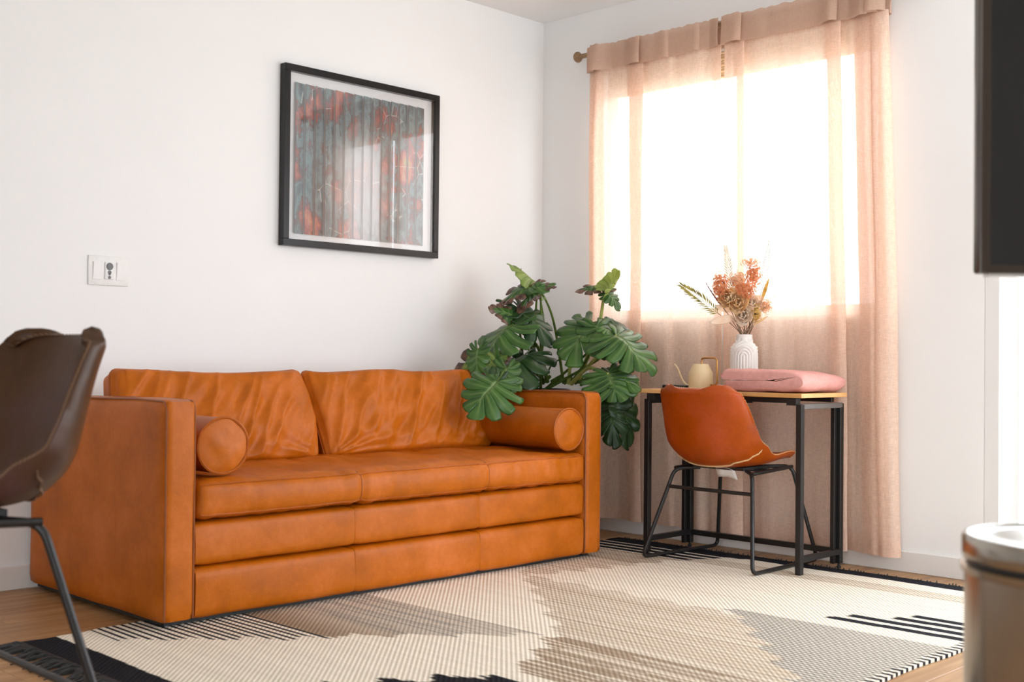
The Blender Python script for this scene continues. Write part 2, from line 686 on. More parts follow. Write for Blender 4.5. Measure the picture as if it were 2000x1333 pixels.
# glazed patio door
dy0, dy1, dz0, dz1 = DOOR
door = struct('door_1', join(
    box(0.0, 0.10, dy1-0.062, dy1, 0, dz1, 0.003, 1), box(0.0, 0.10, dy0, dy0+0.062, 0, dz1, 0.003, 1),
    box(0.0, 0.10, dy0+0.062, dy1-0.062, dz1-0.062, dz1, 0.003, 1), box(0.0, 0.10, dy0+0.062, dy1-0.062, -0.014, 0.03)), 'vinyl')
dm = (dy0+dy1)/2
for a, b, xx in ((dm-0.03, dy1-0.062, 0.082), (dy0+0.062, dm+0.03, 0.046)):
    s = obj('door_sash', join(box(xx-0.014, xx+0.014, a, a+0.05, 0.03, dz1-0.062), box(xx-0.014, xx+0.014, b-0.05, b, 0.03, dz1-0.062),
            box(xx-0.014, xx+0.014, a+0.05, b-0.05, 0.03, 0.09), box(xx-0.014, xx+0.014, a+0.05, b-0.05, dz1-0.1, dz1-0.062)), 'vinyl', door, smooth=False)
    obj('door_pane', box(xx-0.003, xx+0.003, a+0.05, b-0.05, 0.09, dz1-0.1), 'glass', s, smooth=False)
win4 = struct('fill_window_2', join(  # out-of-view window, added to light the sofa front, rug and east wall
    box(PWIN[0], PWIN[0]+0.05, YP-0.14, YP-0.07, PWIN[2], PWIN[3]), box(PWIN[1]-0.05, PWIN[1], YP-0.14, YP-0.07, PWIN[2], PWIN[3]),
    box(PWIN[0]+0.05, PWIN[1]-0.05, YP-0.14, YP-0.07, PWIN[2], PWIN[2]+0.05), box(PWIN[0]+0.05, PWIN[1]-0.05, YP-0.14, YP-0.07, PWIN[3]-0.05, PWIN[3])), 'vinyl')
obj('window_pane', box(PWIN[0]+0.05, PWIN[1]-0.05, YP-0.108, YP-0.102, PWIN[2]+0.05, PWIN[3]-0.05), 'glass', win4, smooth=False)
win3 = struct('fill_window_3', join(  # out-of-view window, added as fill for the east wall and sofa arm
    box(XW-0.14, XW-0.07, WWIN[0], WWIN[0]+0.05, WWIN[2], WWIN[3]), box(XW-0.14, XW-0.07, WWIN[1]-0.05, WWIN[1], WWIN[2], WWIN[3]),
    box(XW-0.14, XW-0.07, WWIN[0]+0.05, WWIN[1]-0.05, WWIN[2], WWIN[2]+0.05), box(XW-0.14, XW-0.07, WWIN[0]+0.05, WWIN[1]-0.05, WWIN[3]-0.05, WWIN[3])), 'vinyl')
obj('window_pane', box(XW-0.108, XW-0.102, WWIN[0]+0.05, WWIN[1]-0.05, WWIN[2]+0.05, WWIN[3]-0.05), 'glass', win3, smooth=False)

# ------------------------------------------------------------------ rug
RX0, RX1, RTOP = -3.20, -0.20, 0.011


def rug_back(x):
    return -0.725-0.065*(RX1-x)/2.9*2.2


RUGF = -2.865
nx_, ny_ = 750, 150
gx = np.linspace(RX0, RX1, nx_+1)
gt = np.linspace(0, 1, ny_+1)
X, Tt = np.meshgrid(gx, gt, indexing='ij')
YB = -0.725-0.143*(RX1-X)/2.9
Y = YB+(RUGF-YB)*Tt
edge_w = 0.004*np.sin(X*19)+0.003*np.sin(X*47+1)
Y = Y+edge_w*(1-Tt)+0.004*np.sin(X*13+2)*Tt
Xg = X+0.006*np.sin(Y*11)*np.clip((X+0.6)/0.4, 0, 1)+0.01*np.sin(Y*7+1)*np.clip((-2.8-X)/0.4, 0, 1)
Z = np.full_like(X, RTOP)
cream = np.array([0.90, 0.80, 0.655])
black = np.array([0.018, 0.018, 0.022])
brown = np.array([0.30, 0.20, 0.125])
beige = np.array([0.60, 0.47, 0.34])
grey = np.array([0.20, 0.195, 0.185])
rowid = np.floor((X-RX0)/0.010).astype(int)
rnd = rng.random(2000)
rr = rnd[rowid % 2000]
saw = lambda a, p: np.abs(((a/p) % 1.0)-0.5)*2
zig = 0.07*(saw(X, 0.13)-0.5)+0.03*(rr-0.5)
long_n = np.array([[0.0]])
# streaks: low frequency noise along each row
ph = rng.random(2000)*6.28
streak = 0.5+0.5*np.sin(Y*4.2+ph[rowid % 2000])*np.sin(Y*1.7+ph[(rowid+7) % 2000])
Cc = np.ones(X.shape+(3,))*cream
Cc *= (0.95+0.08*rr)[..., None]


def paint(mask, col, amt=None):
    a = mask.astype(float) if amt is None else mask*amt
    Cc[:] = Cc*(1-a[..., None])+np.array(col)*a[..., None]


Yz = Y+zig
# brown-grey field beside the sofa
b1 = (X > -2.50) & (X < -1.98) & (Yz > -1.45-0.90*(X+2.45))
paint(b1, brown, 0.35+0.55*np.clip((-2.2-X)/0.25, 0, 1)*1.0)
paint(b1 & (X > -2.32), grey, 0.15+0.5*(streak > 0.5)*rr)
# beige field, left boundary running diagonally
yb = np.interp(X, [-2.3, -1.9, -1.45, -1.2, -0.9], [-2.10, -1.87, -1.33, -1.02, -0.80])
cream2 = (X > -1.27+0.05*(saw(Y, 0.2)-0.5)) & (Yz < -1.26-0.25*(X+0.77)) & (X < -0.52)
b2 = (Yz < yb) & (X > -2.35) & (X < -0.40) & ~cream2
paint(b2, beige, 0.25+0.55*rr)
paint(b2 & (rowid % 3 == 0), brown, 0.25+0.4*streak)
paint(b2 & (X < -1.95) & (streak > 0.45), brown, 0.7)
paint(b2 & (X > -0.75) & (Yz > -1.35), brown, 0.55*(0.4+rr))
paint(cream2 & (rowid % 9 == 0), beige, 0.5*streak)
# grey thin stripes towards the front right
g1 = (Yz < -2.12+0.98*(X+1.27)) & (X > -2.5) & (X < -1.20)
paint(g1, cream*0.92)
paint(g1 & (rowid % 2 == 0), np.array([0.07, 0.075, 0.08]), 0.75)
# bold bars
for xb, ys in ((-1.075, -2.36), (-1.0, -2.40), (-0.925, -2.52), (-0.855, -2.55)):
    paint((np.abs(X-xb+0.02*(Y+2.5)) < 0.022) & (Y < ys), black)
# stripes by the left end
st = (X > -2.98) & (X < -2.49) & (Yz > -1.06-0.86*(X+2.95))
paint(st, cream)
paint(st & (((X+2.98) % 0.0265) < 0.012), black)
# stripes by the window end
yw = -1.42-0.5*(X+0.35)
s2 = (X > -0.52) & (X < -0.28) & (Y+0.4*zig > yw)
paint(s2, black)
paint(s2 & (((X+0.52) % 0.060) < 0.016), cream)
paint((X > -0.29-0.02*(Y > -1.5)) , black)
# black tufts near the bottom and the left band
paint((X > -3.0) & (X < -2.42) & (Y+1.2*zig < -2.0-0.55*(X+2.6)), black)
paint(X < -3.085+0.008*np.sin(Y*9), black)
# turned edge along the front side
ed = Y < RUGF+0.03
paint(ed & (((X-RX0) % 0.034) < 0.017) & (X < -1.1), black)
paint(ed & (((X-RX0) % 0.034) >= 0.017) & (X < -1.1), cream)
verts = np.stack([Xg, Y, Z], -1).reshape(-1, 3)
n1 = ny_+1
F = [(i*n1+j, i*n1+j+1, (i+1)*n1+j+1, (i+1)*n1+j) for i in range(nx_) for j in range(ny_)]
# skirt down to the floor
top = [tuple(p) for p in verts]
rim = [i*n1 for i in range(nx_+1)]+[nx_*n1+j for j in range(1, n1)]+[i*n1+ny_ for i in range(nx_-1, -1, -1)]+[j for j in range(ny_-1, 0, -1)]
base = len(top)
bot = [(top[i][0], top[i][1], 0.001) for i in rim]
for k in range(len(rim)):
    a, b = rim[k], rim[(k+1) % len(rim)]
    F.append((a, base+k, base+(k+1) % len(rim), b))
k = NT('woven_rug')
att = k.new('ShaderNodeAttribute', attribute_name='weave')
co = k.coord()
sepx = k.new('ShaderNodeSeparateXYZ')
k.link(co, sepx.inputs[0])
wx = k.math('SINE', k.math('MULTIPLY', sepx.outputs[0], 2*PI/0.020))
wy_ = k.math('SINE', k.math('MULTIPLY', sepx.outputs[1], 2*PI/0.020))
wv = k.math('MULTIPLY', wx, wy_)
gap = k.ramp(k.math('ADD', k.math('MULTIPLY', wv, 0.5), 0.5), [(0.0, (0.70, 0.67, 0.63, 1)), (0.25, (1, 1, 1, 1))])
fn_ = k.ramp(k.noise(co, 130, 3), [(0.3, (0.93, 0.925, 0.92, 1)), (0.7, (1.0, 1.0, 1.0, 1))])
k.set(k.mix(1.0, k.mix(1.0, att.outputs['Color'], gap, 'MULTIPLY'), fn_, 'MULTIPLY'), 0.95, 0, 0.08)
k.bump(k.math('ADD', wv, k.noise(co, 300, 2)), 0.5, 0.004)
rug = thing('woven_rug', (-1.7, -1.8, 0), 'flat woven cream rug with brown, grey and black stripes under the sofa and desk chair', 'rug')
pile = obj('rug_weave', (top+bot, F), k.m, rug, off=(-1.7, -1.8, 0))
ca = pile.data.color_attributes.new('weave', 'FLOAT_COLOR', 'POINT')
cols = np.ones((len(top)+len(bot), 4))
cols[:len(top), :3] = Cc.reshape(-1, 3)
cols[len(top):, :3] = Cc.reshape(-1, 3)[rim]
ca.data.foreach_set('color', cols.astype(np.float32).ravel())
# fringe at the left end, small loops at the window end
fr = []
yy = -0.87
while yy > RUGF:
    L = random.uniform(0.07, 0.13)
    dx, dyy = random.uniform(-0.02, 0.02), random.uniform(-0.035, 0.03)
    x0 = RX0+0.01
    p = [(x0, yy, 0.008), (x0-L*0.4, yy+dyy*0.4, random.uniform(0.008, 0.02)), (x0-L*0.8, yy+dyy*0.8, 0.007), (x0-L, yy+dyy, 0.005)]
    fr.append(tube(p, [0.004, 0.005, 0.004, 0.002], 5))
    yy -= random.uniform(0.007, 0.014)
obj('fringe', join(*fr), 'blackplastic', rug, off=(-1.7, -1.8, 0))['kind'] = 'stuff'
fr = []
yy = -0.74
while yy > RUGF:
    fr.append(tube([(RX1-0.004, yy, 0.006), (RX1+0.008, yy-0.002, random.uniform(0.006, 0.018)), (RX1-0.002, yy-0.008, 0.008)], 0.0025, 4))
    yy -= 0.013
obj('edge_loops', join(*fr), 'blackplastic', rug, off=(-1.7, -1.8, 0))['kind'] = 'stuff'

# ------------------------------------------------------------------ sofa
SO = (-1.757, -0.53, 0.0)
sx0, sx1, sy0, sy1 = -2.8144, -0.7002, -1.03, -0.035
ix0, ix1 = -2.702, -0.808
sofa = thing('sofa', SO, 'tan leather three-seat sofa with square arms along the white wall', 'sofa')


def leather_bulge(amp, sc, seed):
    def fn(p, n, uvw):
        u, v, w = uvw
        d = amp*nz3(p.x*sc+seed, p.y*sc, p.z*sc)
        return p+n*d
    return fn


def placed_soft(cx, cy, cz, hx, hy, hz, r, nx, ny, nz, fn=None):
    v, f = soft_box(hx, hy, hz, r, nx, ny, nz, fn)
    return [(a+cx, b+cy, c+cz) for a, b, c in v], f


def sofa_part(name, vf, mat='leather', parent=None, **kw):
    return obj(name, vf, mat, parent or sofa, off=SO, **kw)


zb, zt = 0.026, 0.734
for (a, b) in ((sx0, ix0), (ix1, sx1)):
    def armfn(p, n, uvw, a=a):
        u, v, w = uvw
        d = 0.004*nz3(p.x*4+a, p.y*4, p.z*4)+0.006*(1-v*v)*(1-w*w)
        q = p+n*d
        q.z -= 0.010*sstep(-0.6, 1.0, v)*sstep(0.2, 1, w)
        return q
    arm = sofa_part('arm', placed_soft((a+b)/2, (sy0+sy1)/2, (zb+zt)/2, (b-a)/2, (sy1-sy0)/2, (zt-zb)/2, 0.022, 8, 28, 22, armfn), angle=60)
    for xs in (a+0.006, b-0.006):
        pth = [(xs, sy0+0.006, zb+0.01), (xs, sy0+0.006, zt-0.03), (xs, sy0+0.02, zt-0.004), (xs, sy0+0.2, zt-0.001), (xs, sy1-0.02, zt-0.014)]
        sofa_part('seam', tube(round_path(pth, 0.03, 4), 0.0035, 6), 'seam', arm)
sofa_part('plinth', box(sx0+0.03, sx1-0.03, sy0+0.05, sy1-0.02, 0.012, zb+0.02), 'blackplastic', smooth=False)
sofa_part('back_frame', placed_soft((ix0+ix1)/2, -0.12, 0.36, (ix1-ix0)/2, 0.085, 0.334, 0.03, 20, 4, 8), angle=60)
# two rails of three leather panels
xs_ = [ix0+0.003, -2.054, -1.432, ix1-0.003]
for (z0, z1, yf) in ((0.026, 0.192, -1.020), (0.196, 0.340, -1.016)):
    for i in range(3):
        a, b = xs_[i]+0.0004, xs_[i+1]-0.0004
        hx_r, hy_r, hz_r = (b-a)/2, (-0.62-yf)/2, (z1-z0)/2

        def railfn(p, n, uvw, s=i+z0):
            u, v, w = uvw
            pz, py = w*hz_r, v*hy_r
            qz, qy = max(-hz_r+0.016, min(hz_r-0.016, pz)), max(-hy_r+0.016, min(hy_r-0.016, py))
            d = Vector((0, py-qy, pz-qz))
            n = d.normalized() if d.length > 1e-9 else Vector((0, 0, 1))
            p = Vector((u*hx_r, qy, qz))+n*0.016
            if abs(u) > 0.999 and abs(v) < 0.999 and abs(w) < 0.999:
                return Vector((u*hx_r, py, pz))
            return p+n*(0.0035*nz3(p.x*5+s*9, p.y*5, p.z*9)+0.008*(1-w**4)-0.004*math.exp(-((1-abs(u))/0.02)**2))
        sofa_part('rail_panel', placed_soft((a+b)/2, (yf+0.0-0.62)/2-0.0, (z0+z1)/2, (b-a)/2, (-0.62-yf)/2, (z1-z0)/2, 0.016, 26, 4, 10, railfn), angle=60)
# seat cushion: one long tufted cushion
scx, scy, scz = (ix0+ix1)/2, -0.60, 0.408
hx, hy, hz = (ix1-ix0)/2-0.004, 0.435, 0.063


def seatfn(p, n, uvw):
    u, v, w = uvw
    x, y = p.x+scx, p.y+scy
    q = Vector(p)
    if w > 0:
        crown = (1-abs(v)**2.6)*(1-abs(u)**10)
        q.z += 0.012*crown
        tuft = math.cos((x+1.757)*2*PI/0.315)*math.cos((y+0.85)*2*PI/0.36)
        q.z += 0.007*tuft*(1-abs(v)**4)*w
    # crumpled leather near the front edge
    wr = 0.006*nz3(x*19, y*3.0, p.z*5)+0.004*nz3(x*40, y*5, p.z*9)+0.006*nz3(x*3, y*3, 4)
    mask = 0.25+0.75*(0.5+0.5*nz3(x*2.3+5, 0, 0))
    q += n*wr*mask
    if v < 0:
        q.y -= 0.016*(1-w*w)*(1-abs(u)**6)*(-v)**8
    for xsm in (-2.043, -1.405):
        q += n*(-0.006*math.exp(-((x-xsm)/0.012)**2))
    return q


seat = sofa_part('seat_cushion', placed_soft(scx, scy, scz, hx, hy, hz, 0.03, 170, 34, 12, seatfn), angle=70)


def seat_at(u, v, w):
    """point of the seat surface near box coordinates u,v,w on the front"""
    p = Vector((u*hx, v*hy, w*hz))
    r = 0.03
    q = Vector((max(-hx+r, min(hx-r, p.x)), max(-hy+r, min(hy-r, p.y)), max(-hz+r, min(hz-r, p.z))))
    d = p-q
    n = d.normalized()
    s = seatfn(q+n*r, n, (u, v, w))
    return Vector((s.x+scx, s.y+scy, s.z+scz))


for wv_ in (0.86, -0.80):
    sofa_part('piping', tube([seat_at(-0.995+1.99*i/150, -1.0, wv_) for i in range(151)], 0.0042, 6), 'pipe', seat)
for xsm in (-2.043, -1.405):
    u = (xsm-scx)/hx
    pts = [seat_at(u, -1, -0.8+1.6*i/14) for i in range(15)]+[seat_at(u, -0.97+0.5*i/14, 1) for i in range(15)]
    sofa_part('seam', tube(pts, 0.0022, 5), 'seam', seat)


# back cushions
def back_cushion(xa, xb, seed, zlow, ztop):
    hw, hh, ht = (xb-xa)/2, 0.195, 0.105
    lean = math.radians(-24)
    cz_ = (zlow+ztop)/2
    m = Matrix.Translation((( xa+xb)/2, -0.455, cz_)) @ Matrix.Rotation(lean, 4, 'X')

    def fn(p, n, uvw):
        u, v, w = uvw            # u width, v thickness (-1 = front), w height
        puff = (1-abs(u)**3.2)*(1-abs(w)**3.0)
        q = Vector((p.x*(1-0.025*w*w*(1 if abs(u) > 0.9 else 0)), p.y*(0.40+0.60*max(0, puff)**0.45), p.z))
        # edges bow inwards, corners stay out
        q.z *= 1-0.030*(1-u*u)*0+0.0
        q.z += (0.020*nz3(p.x*3.0+seed, 0, 3)+0.016*u**4-0.008)*sstep(0, 1, w)
        q.x += 0.010*math.sin(w*2.2+seed)*u
        if v < 0.2:
            # long folds falling from the top edge and radiating from the lower corner
            s1 = nz3((p.x*0.92-p.z*0.45)*13+seed*3, (p.x*0.4+p.z)*2.2, seed)
            s2 = nz3((p.x*0.7-p.z*0.75)*26+seed, (p.x+p.z)*4, seed+4)
            cor = math.hypot(u+1, w+1)
            ang = math.atan2(w+1, u+1)
            s3 = math.sin(ang*17+2*nz3(p.x*5, p.z*5, seed))*math.exp(-cor*1.6)*sstep(0.05, 0.3, cor)
            cor2 = math.hypot(u-1, w+1)
            s4 = math.sin(math.atan2(w+1, 1-u)*14+seed)*math.exp(-cor2*1.8)*sstep(0.05, 0.3, cor2)
            edge = (1-abs(u)**8)*(1-abs(w)**8)
            fold = -abs(s1)**0.7*0.030+0.010*s2+0.014*s3+0.012*s4
            q.y += (-fold-0.006)*edge*1.0
        return m @ q
    v, f = soft_box(hw, ht, hh, 0.03, 110, 14, 60, fn)
    c = sofa_part('back_cushion', (v, f), angle=75)
    # seam around the front face

    def edge_pt(u, w):
        p = Vector((u*hw, -0.5*ht, w*hh))
        r = 0.03
        q = Vector((max(-hw+r, min(hw-r, p.x)), p.y, max(-hh+r, min(hh-r, p.z))))
        d = Vector((p.x-q.x, 0, p.z-q.z))
        n = d.normalized() if d.length > 1e-6 else Vector((0, 0, 0))
        return fn(q+n*r, n, (u, -0.5, w))
    loop = []
    for i in range(40):
        loop.append(edge_pt(-1+2*i/40, 1))
    for i in range(24):
        loop.append(edge_pt(1, 1-2*i/24))
    for i in range(40):
        loop.append(edge_pt(1-2*i/40, -1))
    for i in range(24):
        loop.append(edge_pt(-1, -1+2*i/24))
    sofa_part('piping', tube(loop, 0.0045, 6, closed=True), 'pipe', c)
    return c


back_cushion(-2.695, -1.862, 1.3, 0.445, 0.815)
back_cushion(-1.856, -0.905, 5.7, 0.445, 0.820)


# bolsters (loose things resting on the seat)
def bolster(cx, yfront, length, r, cz, label, tilt=0.0):
    L = length
    t = thing('bolster_pillow', (cx, yfront+L/2, cz-r), label, 'pillow', 'round bolsters at the two sofa arms')
    t.rotation_euler = (0, 0, tilt)

    def fn(u, v):
        a = 2*PI*v
        yy = -L/2+L*u
        rr = r*(1+0.012*nz3(yy*6, math.cos(a), math.sin(a)+cx)-0.02*(abs(2*u-1)**3)*0)
        sag = 1.0-0.03*max(0, -math.sin(a))
        return (rr*math.cos(a)*1.01, yy, r+rr*math.sin(a)*sag)
    obj('bolster_body', surf(lambda u, v: fn(u, v), 30, 48), 'leather', t)
    for s, uu in ((-1, 0), (1, 1)):
        def cap(i, j, s=s, uu=uu):
            p = Vector(fn(uu, j))
            c = Vector((0, s*L/2, r))
            q = c+(p-c)*i
            q.y += s*(0.014*(1-i*i)+0.004*nz3(q.x*20, q.z*20, s))
            return q
        v, f = surf(cap, 10, 48)
        obj('end_cap', (v, f if s > 0 else [q[::-1] for q in f]), 'leather', t)
        obj('piping', tube([Vector(fn(uu, j/48))+Vector((0, s*0.001, 0)) for j in range(48)], 0.0055, 6, closed=True), 'pipe', t)
    return t


bolster(-2.585, -0.985, 0.50, 0.094, 0.578, 'round tan leather bolster lying against the left sofa arm, its end facing out', math.radians(1))
bolster(-0.905, -1.020, 0.53, 0.089, 0.574, 'round tan leather bolster lying full length against the right sofa arm', math.radians(-1))


# ------------------------------------------------------------------ bucket chairs
def bucket_chair(root, raise_, shellmat, stitchmat, stretch_z, label_tag=True):
    prof = catmull([(0.235, 0, 0.448), (0.20, 0, 0.462), (0.10, 0, 0.452), (-0.02, 0, 0.440), (-0.12, 0, 0.440), (-0.185, 0, 0.458),
                    (-0.225, 0, 0.505), (-0.243, 0, 0.57), (-0.262, 0, 0.66), (-0.284, 0, 0.735), (-0.290, 0, 0.752)], 6)
    n = len(prof)-1
    hw = [0.165, 0.192, 0.213, 0.226, 0.232, 0.238, 0.240, 0.236, 0.224, 0.205, 0.178]

    def width(t):
        k_ = t*(len(hw)-1)
        i = min(int(k_), len(hw)-2)
        return hw[i]+(hw[i+1]-hw[i])*(k_-i)

    def sf(u, v, off=0.0):
        k_ = u*n
        i = min(int(k_), n-1)
        p = prof[i].lerp(prof[i+1], k_-i)
        s = 2*v-1
        a = abs(s)
        w = width(u)
        # wings: edges come forward on the back and rise at the seat sides
        bend = sstep(0.22, 0.50, u)*(1-0.45*sstep(0.62, 1.0, u))
        c = a**2.2
        fx = 0.105*bend*c
        fz = 0.030*(1-sstep(0.5, 0.8, u))*sstep(0.02, 0.2, u)*c+0.030*math.exp(-((u-0.47)/0.13)**2)*c
        # rounded corners
        top = sstep(0.90, 1.0, u)
        y_ = s*w*(1-0.03*c*bend)*(1-0.10*sstep(0.93, 1.0, u)**2)
        z_ = p.z+fz-0.022*top*a**7+0.004*sstep(0.6, 1.0, u)*(1-a*a)-0.006*sstep(0.6, 1.0, u)
        x_ = p.x+fx-0.02*(1-sstep(0, 0.1, u))*a**4
        return Vector((x_, y_, z_+raise_))
    NU, NV = 60, 28
    grid = [[sf(i/NU, j/NV) for j in range(NV+1)] for i in range(NU+1)]
    TH = 0.030
    V, F = [], []

    def nrm(i, j):
        a = grid[min(i+1, NU)][j]-grid[max(i-1, 0)][j]
        b = grid[i][min(j+1, NV)]-grid[i][max(j-1, 0)]
        return a.cross(b).normalized()
    N = [[nrm(i, j) for j in range(NV+1)] for i in range(NU+1)]
    W_ = NV+1

    def thick(i, j):
        e = min(i/NU*8, (NU-i)/NU*10, j/NV*8, (NV-j)/NV*8, 1)
        return TH*(0.30+0.70*math.sqrt(max(0, e)))
    for i in range(NU+1):
        for j in range(NV+1):
            V.append(tuple(grid[i][j]))
    for i in range(NU+1):
        for j in range(NV+1):
            V.append(tuple(grid[i][j]+N[i][j]*thick(i, j)))
    sgn = 1
    off = (NU+1)*W_
    for i in range(NU):
        for j in range(NV):
            a, b, c, d = i*W_+j, (i+1)*W_+j, (i+1)*W_+j+1, i*W_+j+1
            F.append((a, d, c, b))
            F.append((off+a, off+b, off+c, off+d))
    rim_ = [(i, 0) for i in range(NU+1)]+[(NU, j) for j in range(1, NV+1)]+[(i, NV) for i in range(NU-1, -1, -1)]+[(0, j) for j in range(NV-1, 0, -1)]
    for q in range(len(rim_)):
        (i, j), (k2, l) = rim_[q], rim_[(q+1) % len(rim_)]
        a, b = i*W_+j, k2*W_+l
        F.append((a, b, off+b, off+a))
    shell = obj('bucket_shell', (V, F), shellmat, root, angle=60)
    # which side is outside? N points away from the sitter when z of the seat normal is negative
    out = 1.0
    # stitches round the rim and across the lower back
    st_ = []

    def stitch(p, q, d):
        m_ = (p+q)/2
        st_.append(tube([p.lerp(q, 0.15), m_+d*0.001, p.lerp(q, 0.85)], 0.0018, 4))
    ring = [grid[i][j]+N[i][j]*thick(i, j)*0.5 for i, j in rim_]
    ctr = [N[i][j] for i, j in rim_]
    dense = []
    for q in range(len(ring)):
        a, b = ring[q], ring[(q+1) % len(ring)]
        m_ = max(1, int((b-a).length/0.011))
        for e in range(m_):
            dense.append(a.lerp(b, e/m_))
    cen = sum((p for p in ring), Vector())/len(ring)
    for q in range(0, len(dense)-1):
        a, b = dense[q], dense[q+1]
        st_.append(tube([a.lerp(b, 0.12)+Vector((0, 0, 0.0022)), b.lerp(a, 0.12)-Vector((0, 0, 0.0022))], 0.0014, 4))
    obj('rim_stitching', join(*st_), stitchmat, shell)
    st_ = []
    ii = int(NU*0.53)
    line = []
    for j in range(1, NV):
        drop = int(round(NU*0.055*(1-abs(2*j/NV-1)**2)))
        i2 = ii-drop
        line.append(grid[i2][j]+N[i2][j]*(thick(i2, j)+0.003))
    line2 = catmull(line, 3)
    for a, b in zip(line2[::1], line2[1::1]):
        st_.append(tube([a+Vector((0, 0, 0.003)), b-Vector((0, 0, 0.003))], 0.0018, 4))
    obj('back_stitching', join(*st_), stitchmat, shell)
    # sled legs
    R = 0.0085
    z0 = R+0.0005
    zt_ = 0.405+raise_
    k_ = raise_*0.13
    for s in (-1, 1):
        pth = [(0.10, s*0.10, zt_+0.004), (0.185, s*0.185, zt_+0.006), (0.268+k_, s*(0.262+k_), z0), (-0.252-k_, s*(0.283+k_), z0), (-0.135, s*0.200, zt_-0.012), (-0.06, s*0.12, zt_-0.006)]
        p1 = round_path([(pth[0]), pth[1], pth[2], pth[3], pth[4], pth[5]], 0.035, 6)
        o = obj('sled_leg', tube(p1, R, 10), 'black', root)
        obj('seat_rail', tube([(0.185, s*0.185, zt_+0.004), (-0.135, s*0.198, zt_-0.010)], R, 8), 'black', o)
    f_ = (zt_-0.012-stretch_z)/(zt_-0.012-z0)
    xs2, ys2 = -0.135-(0.117+k_)*f_, 0.200+(0.083+k_)*f_
    obj('stretcher', tube([(xs2, -ys2, stretch_z), (xs2, ys2, stretch_z)], R*0.95, 10), 'black', root)
    if raise_ > 0.1:
        xf_ = 0.185+(0.083+k_)*f_
        yf_ = 0.185+(0.077+k_)*f_
        obj('footrest', tube([(xf_, -yf_, stretch_z), (xf_, yf_, stretch_z)], R*0.95, 10), 'black', root)
    obj('seat_bracket', join(box(-0.10, 0.10, -0.13, 0.13, zt_-0.004, zt_+0.010), box(-0.02, 0.02, -0.18, 0.18, zt_-0.010, zt_+0.002)), 'blackplastic', root, smooth=False)
    if label_tag:
        v, f = surf(lambda u, v: (-0.10+0.02*u, -0.09+0.10*v, zt_-0.006-0.040*u+0.006*math.sin(v*4)+0.012*v), 3, 4)
        t_ = obj('care_label', (v, f), 'paper', root)
        sm = t_.modifiers.new('thick', 'SOLIDIFY')
        sm.thickness = 0.001
        t_['label'] = 'white paper tag hanging under the seat'


ch = thing('desk_chair', (-0.372, -1.484, 0.0115), 'orange-tan leather bucket chair with white stitching tucked under the desk', 'chair', rotz=math.radians(-1))
bucket_chair(ch, 0.0, 'chair', 'stitch', 0.315)
stl = thing('counter_stool', (-3.885, -2.045, 0.0), 'dark brown leather counter stool with black legs in the left foreground', 'stool', rotz=PI)
bucket_chair(stl, 0.168, 'stool', 'stitch2', 0.235, False)

# ------------------------------------------------------------------ desk
DX0, DX1, DY0, DY1, DZ = -0.477, -0.112, -1.888, -1.045, 0.745
desk = thing('folding_desk', (-0.26, -1.45, 0), 'small folding desk with oak top and black square-tube legs by the curtains', 'desk')
DO = (-0.26, -1.45, 0)


def dpart(name, vf, mat='black', parent=None, **kw):
    kw.setdefault('smooth', False)
    return obj(name, vf, mat, parent or desk, off=DO, **kw)


topo = dpart('desk_top', box(DX0, DX1, DY0, DY1, DZ-0.018, DZ, 0.0015, 1), 'desk')
dpart('edge_band', box(DX0+0.001, DX1-0.001, DY0-0.0012, DY0+0.0005, DZ-0.0175, DZ-0.0005), 'edge', topo)
lw = 0.026
zf = DZ-0.045
RUGZ = 0.0115
for yy in (DY0+0.016, DY1-0.050):
    dpart('front_leg', sqbar((DX0+0.020, yy, RUGZ), (DX0+0.020, yy, zf), lw))
for yy in (DY0+0.020, DY1-0.050):
    lg = dpart('back_leg', sqbar((DX1-0.022, yy, 0.022), (DX1-0.022, yy, zf), lw))
    dpart('leg_foot', lathe([(0.008, 0.0), (0.010, 0.003), (0.010, 0.010), (0.006, 0.012), (0.006, 0.022)], 12, (DX1-0.022, yy, 0)), 'blackplastic', lg)
    dpart('folding_leg', sqbar((DX1-0.050, yy+0.012, 0.022), (DX1-0.050, yy+0.012, zf), lw*0.75))
for yy in (DY0+0.018, DY1-0.050):
    dpart('side_rail', sqbar((DX0+0.02, yy, zf-0.008), (DX1-0.02, yy, zf-0.008), lw*0.85), 'grey' if yy < -1.5 else 'black')
    dpart('lower_bar', sqbar((DX0+0.02, yy, 0.072), (DX1-0.02, yy, 0.072), lw*0.9))
dpart('front_rail', sqbar((DX0+0.045, DY0+0.04, DZ-0.030), (DX0+0.045, DY1-0.06, DZ-0.030), 0.022))
dpart('rear_rail', sqbar((DX1-0.045, DY0+0.04, DZ-0.030), (DX1-0.045, DY1-0.06, DZ-0.030), 0.022))
dpart('lower_rear_bar', sqbar((DX1-0.022, DY0+0.02, 0.072), (DX1-0.022, DY1-0.05, 0.072), lw*0.9))
for yy in (DY0+0.05, DY1-0.075):
    dpart('hinge_bracket', box(DX0+0.006, DX0+0.04, yy-0.022, yy+0.022, zf-0.004, DZ-0.018), 'black')
for yy in (-1.40, -1.62):
    dpart('hinge_pin', box(DX0+0.03, DX0+0.046, yy-0.01, yy+0.01, DZ-0.046, DZ-0.020), 'black')

# black case on the desk
pc = on(1328, 755, 2, DZ)
tag(obj('pen_case', box(-0.33, -0.262, -1.205, -1.075, DZ+0.0005, DZ+0.017, 0.003, 2), 'blackplastic'), 'flat black case lying on the left end of the desk', 'case')

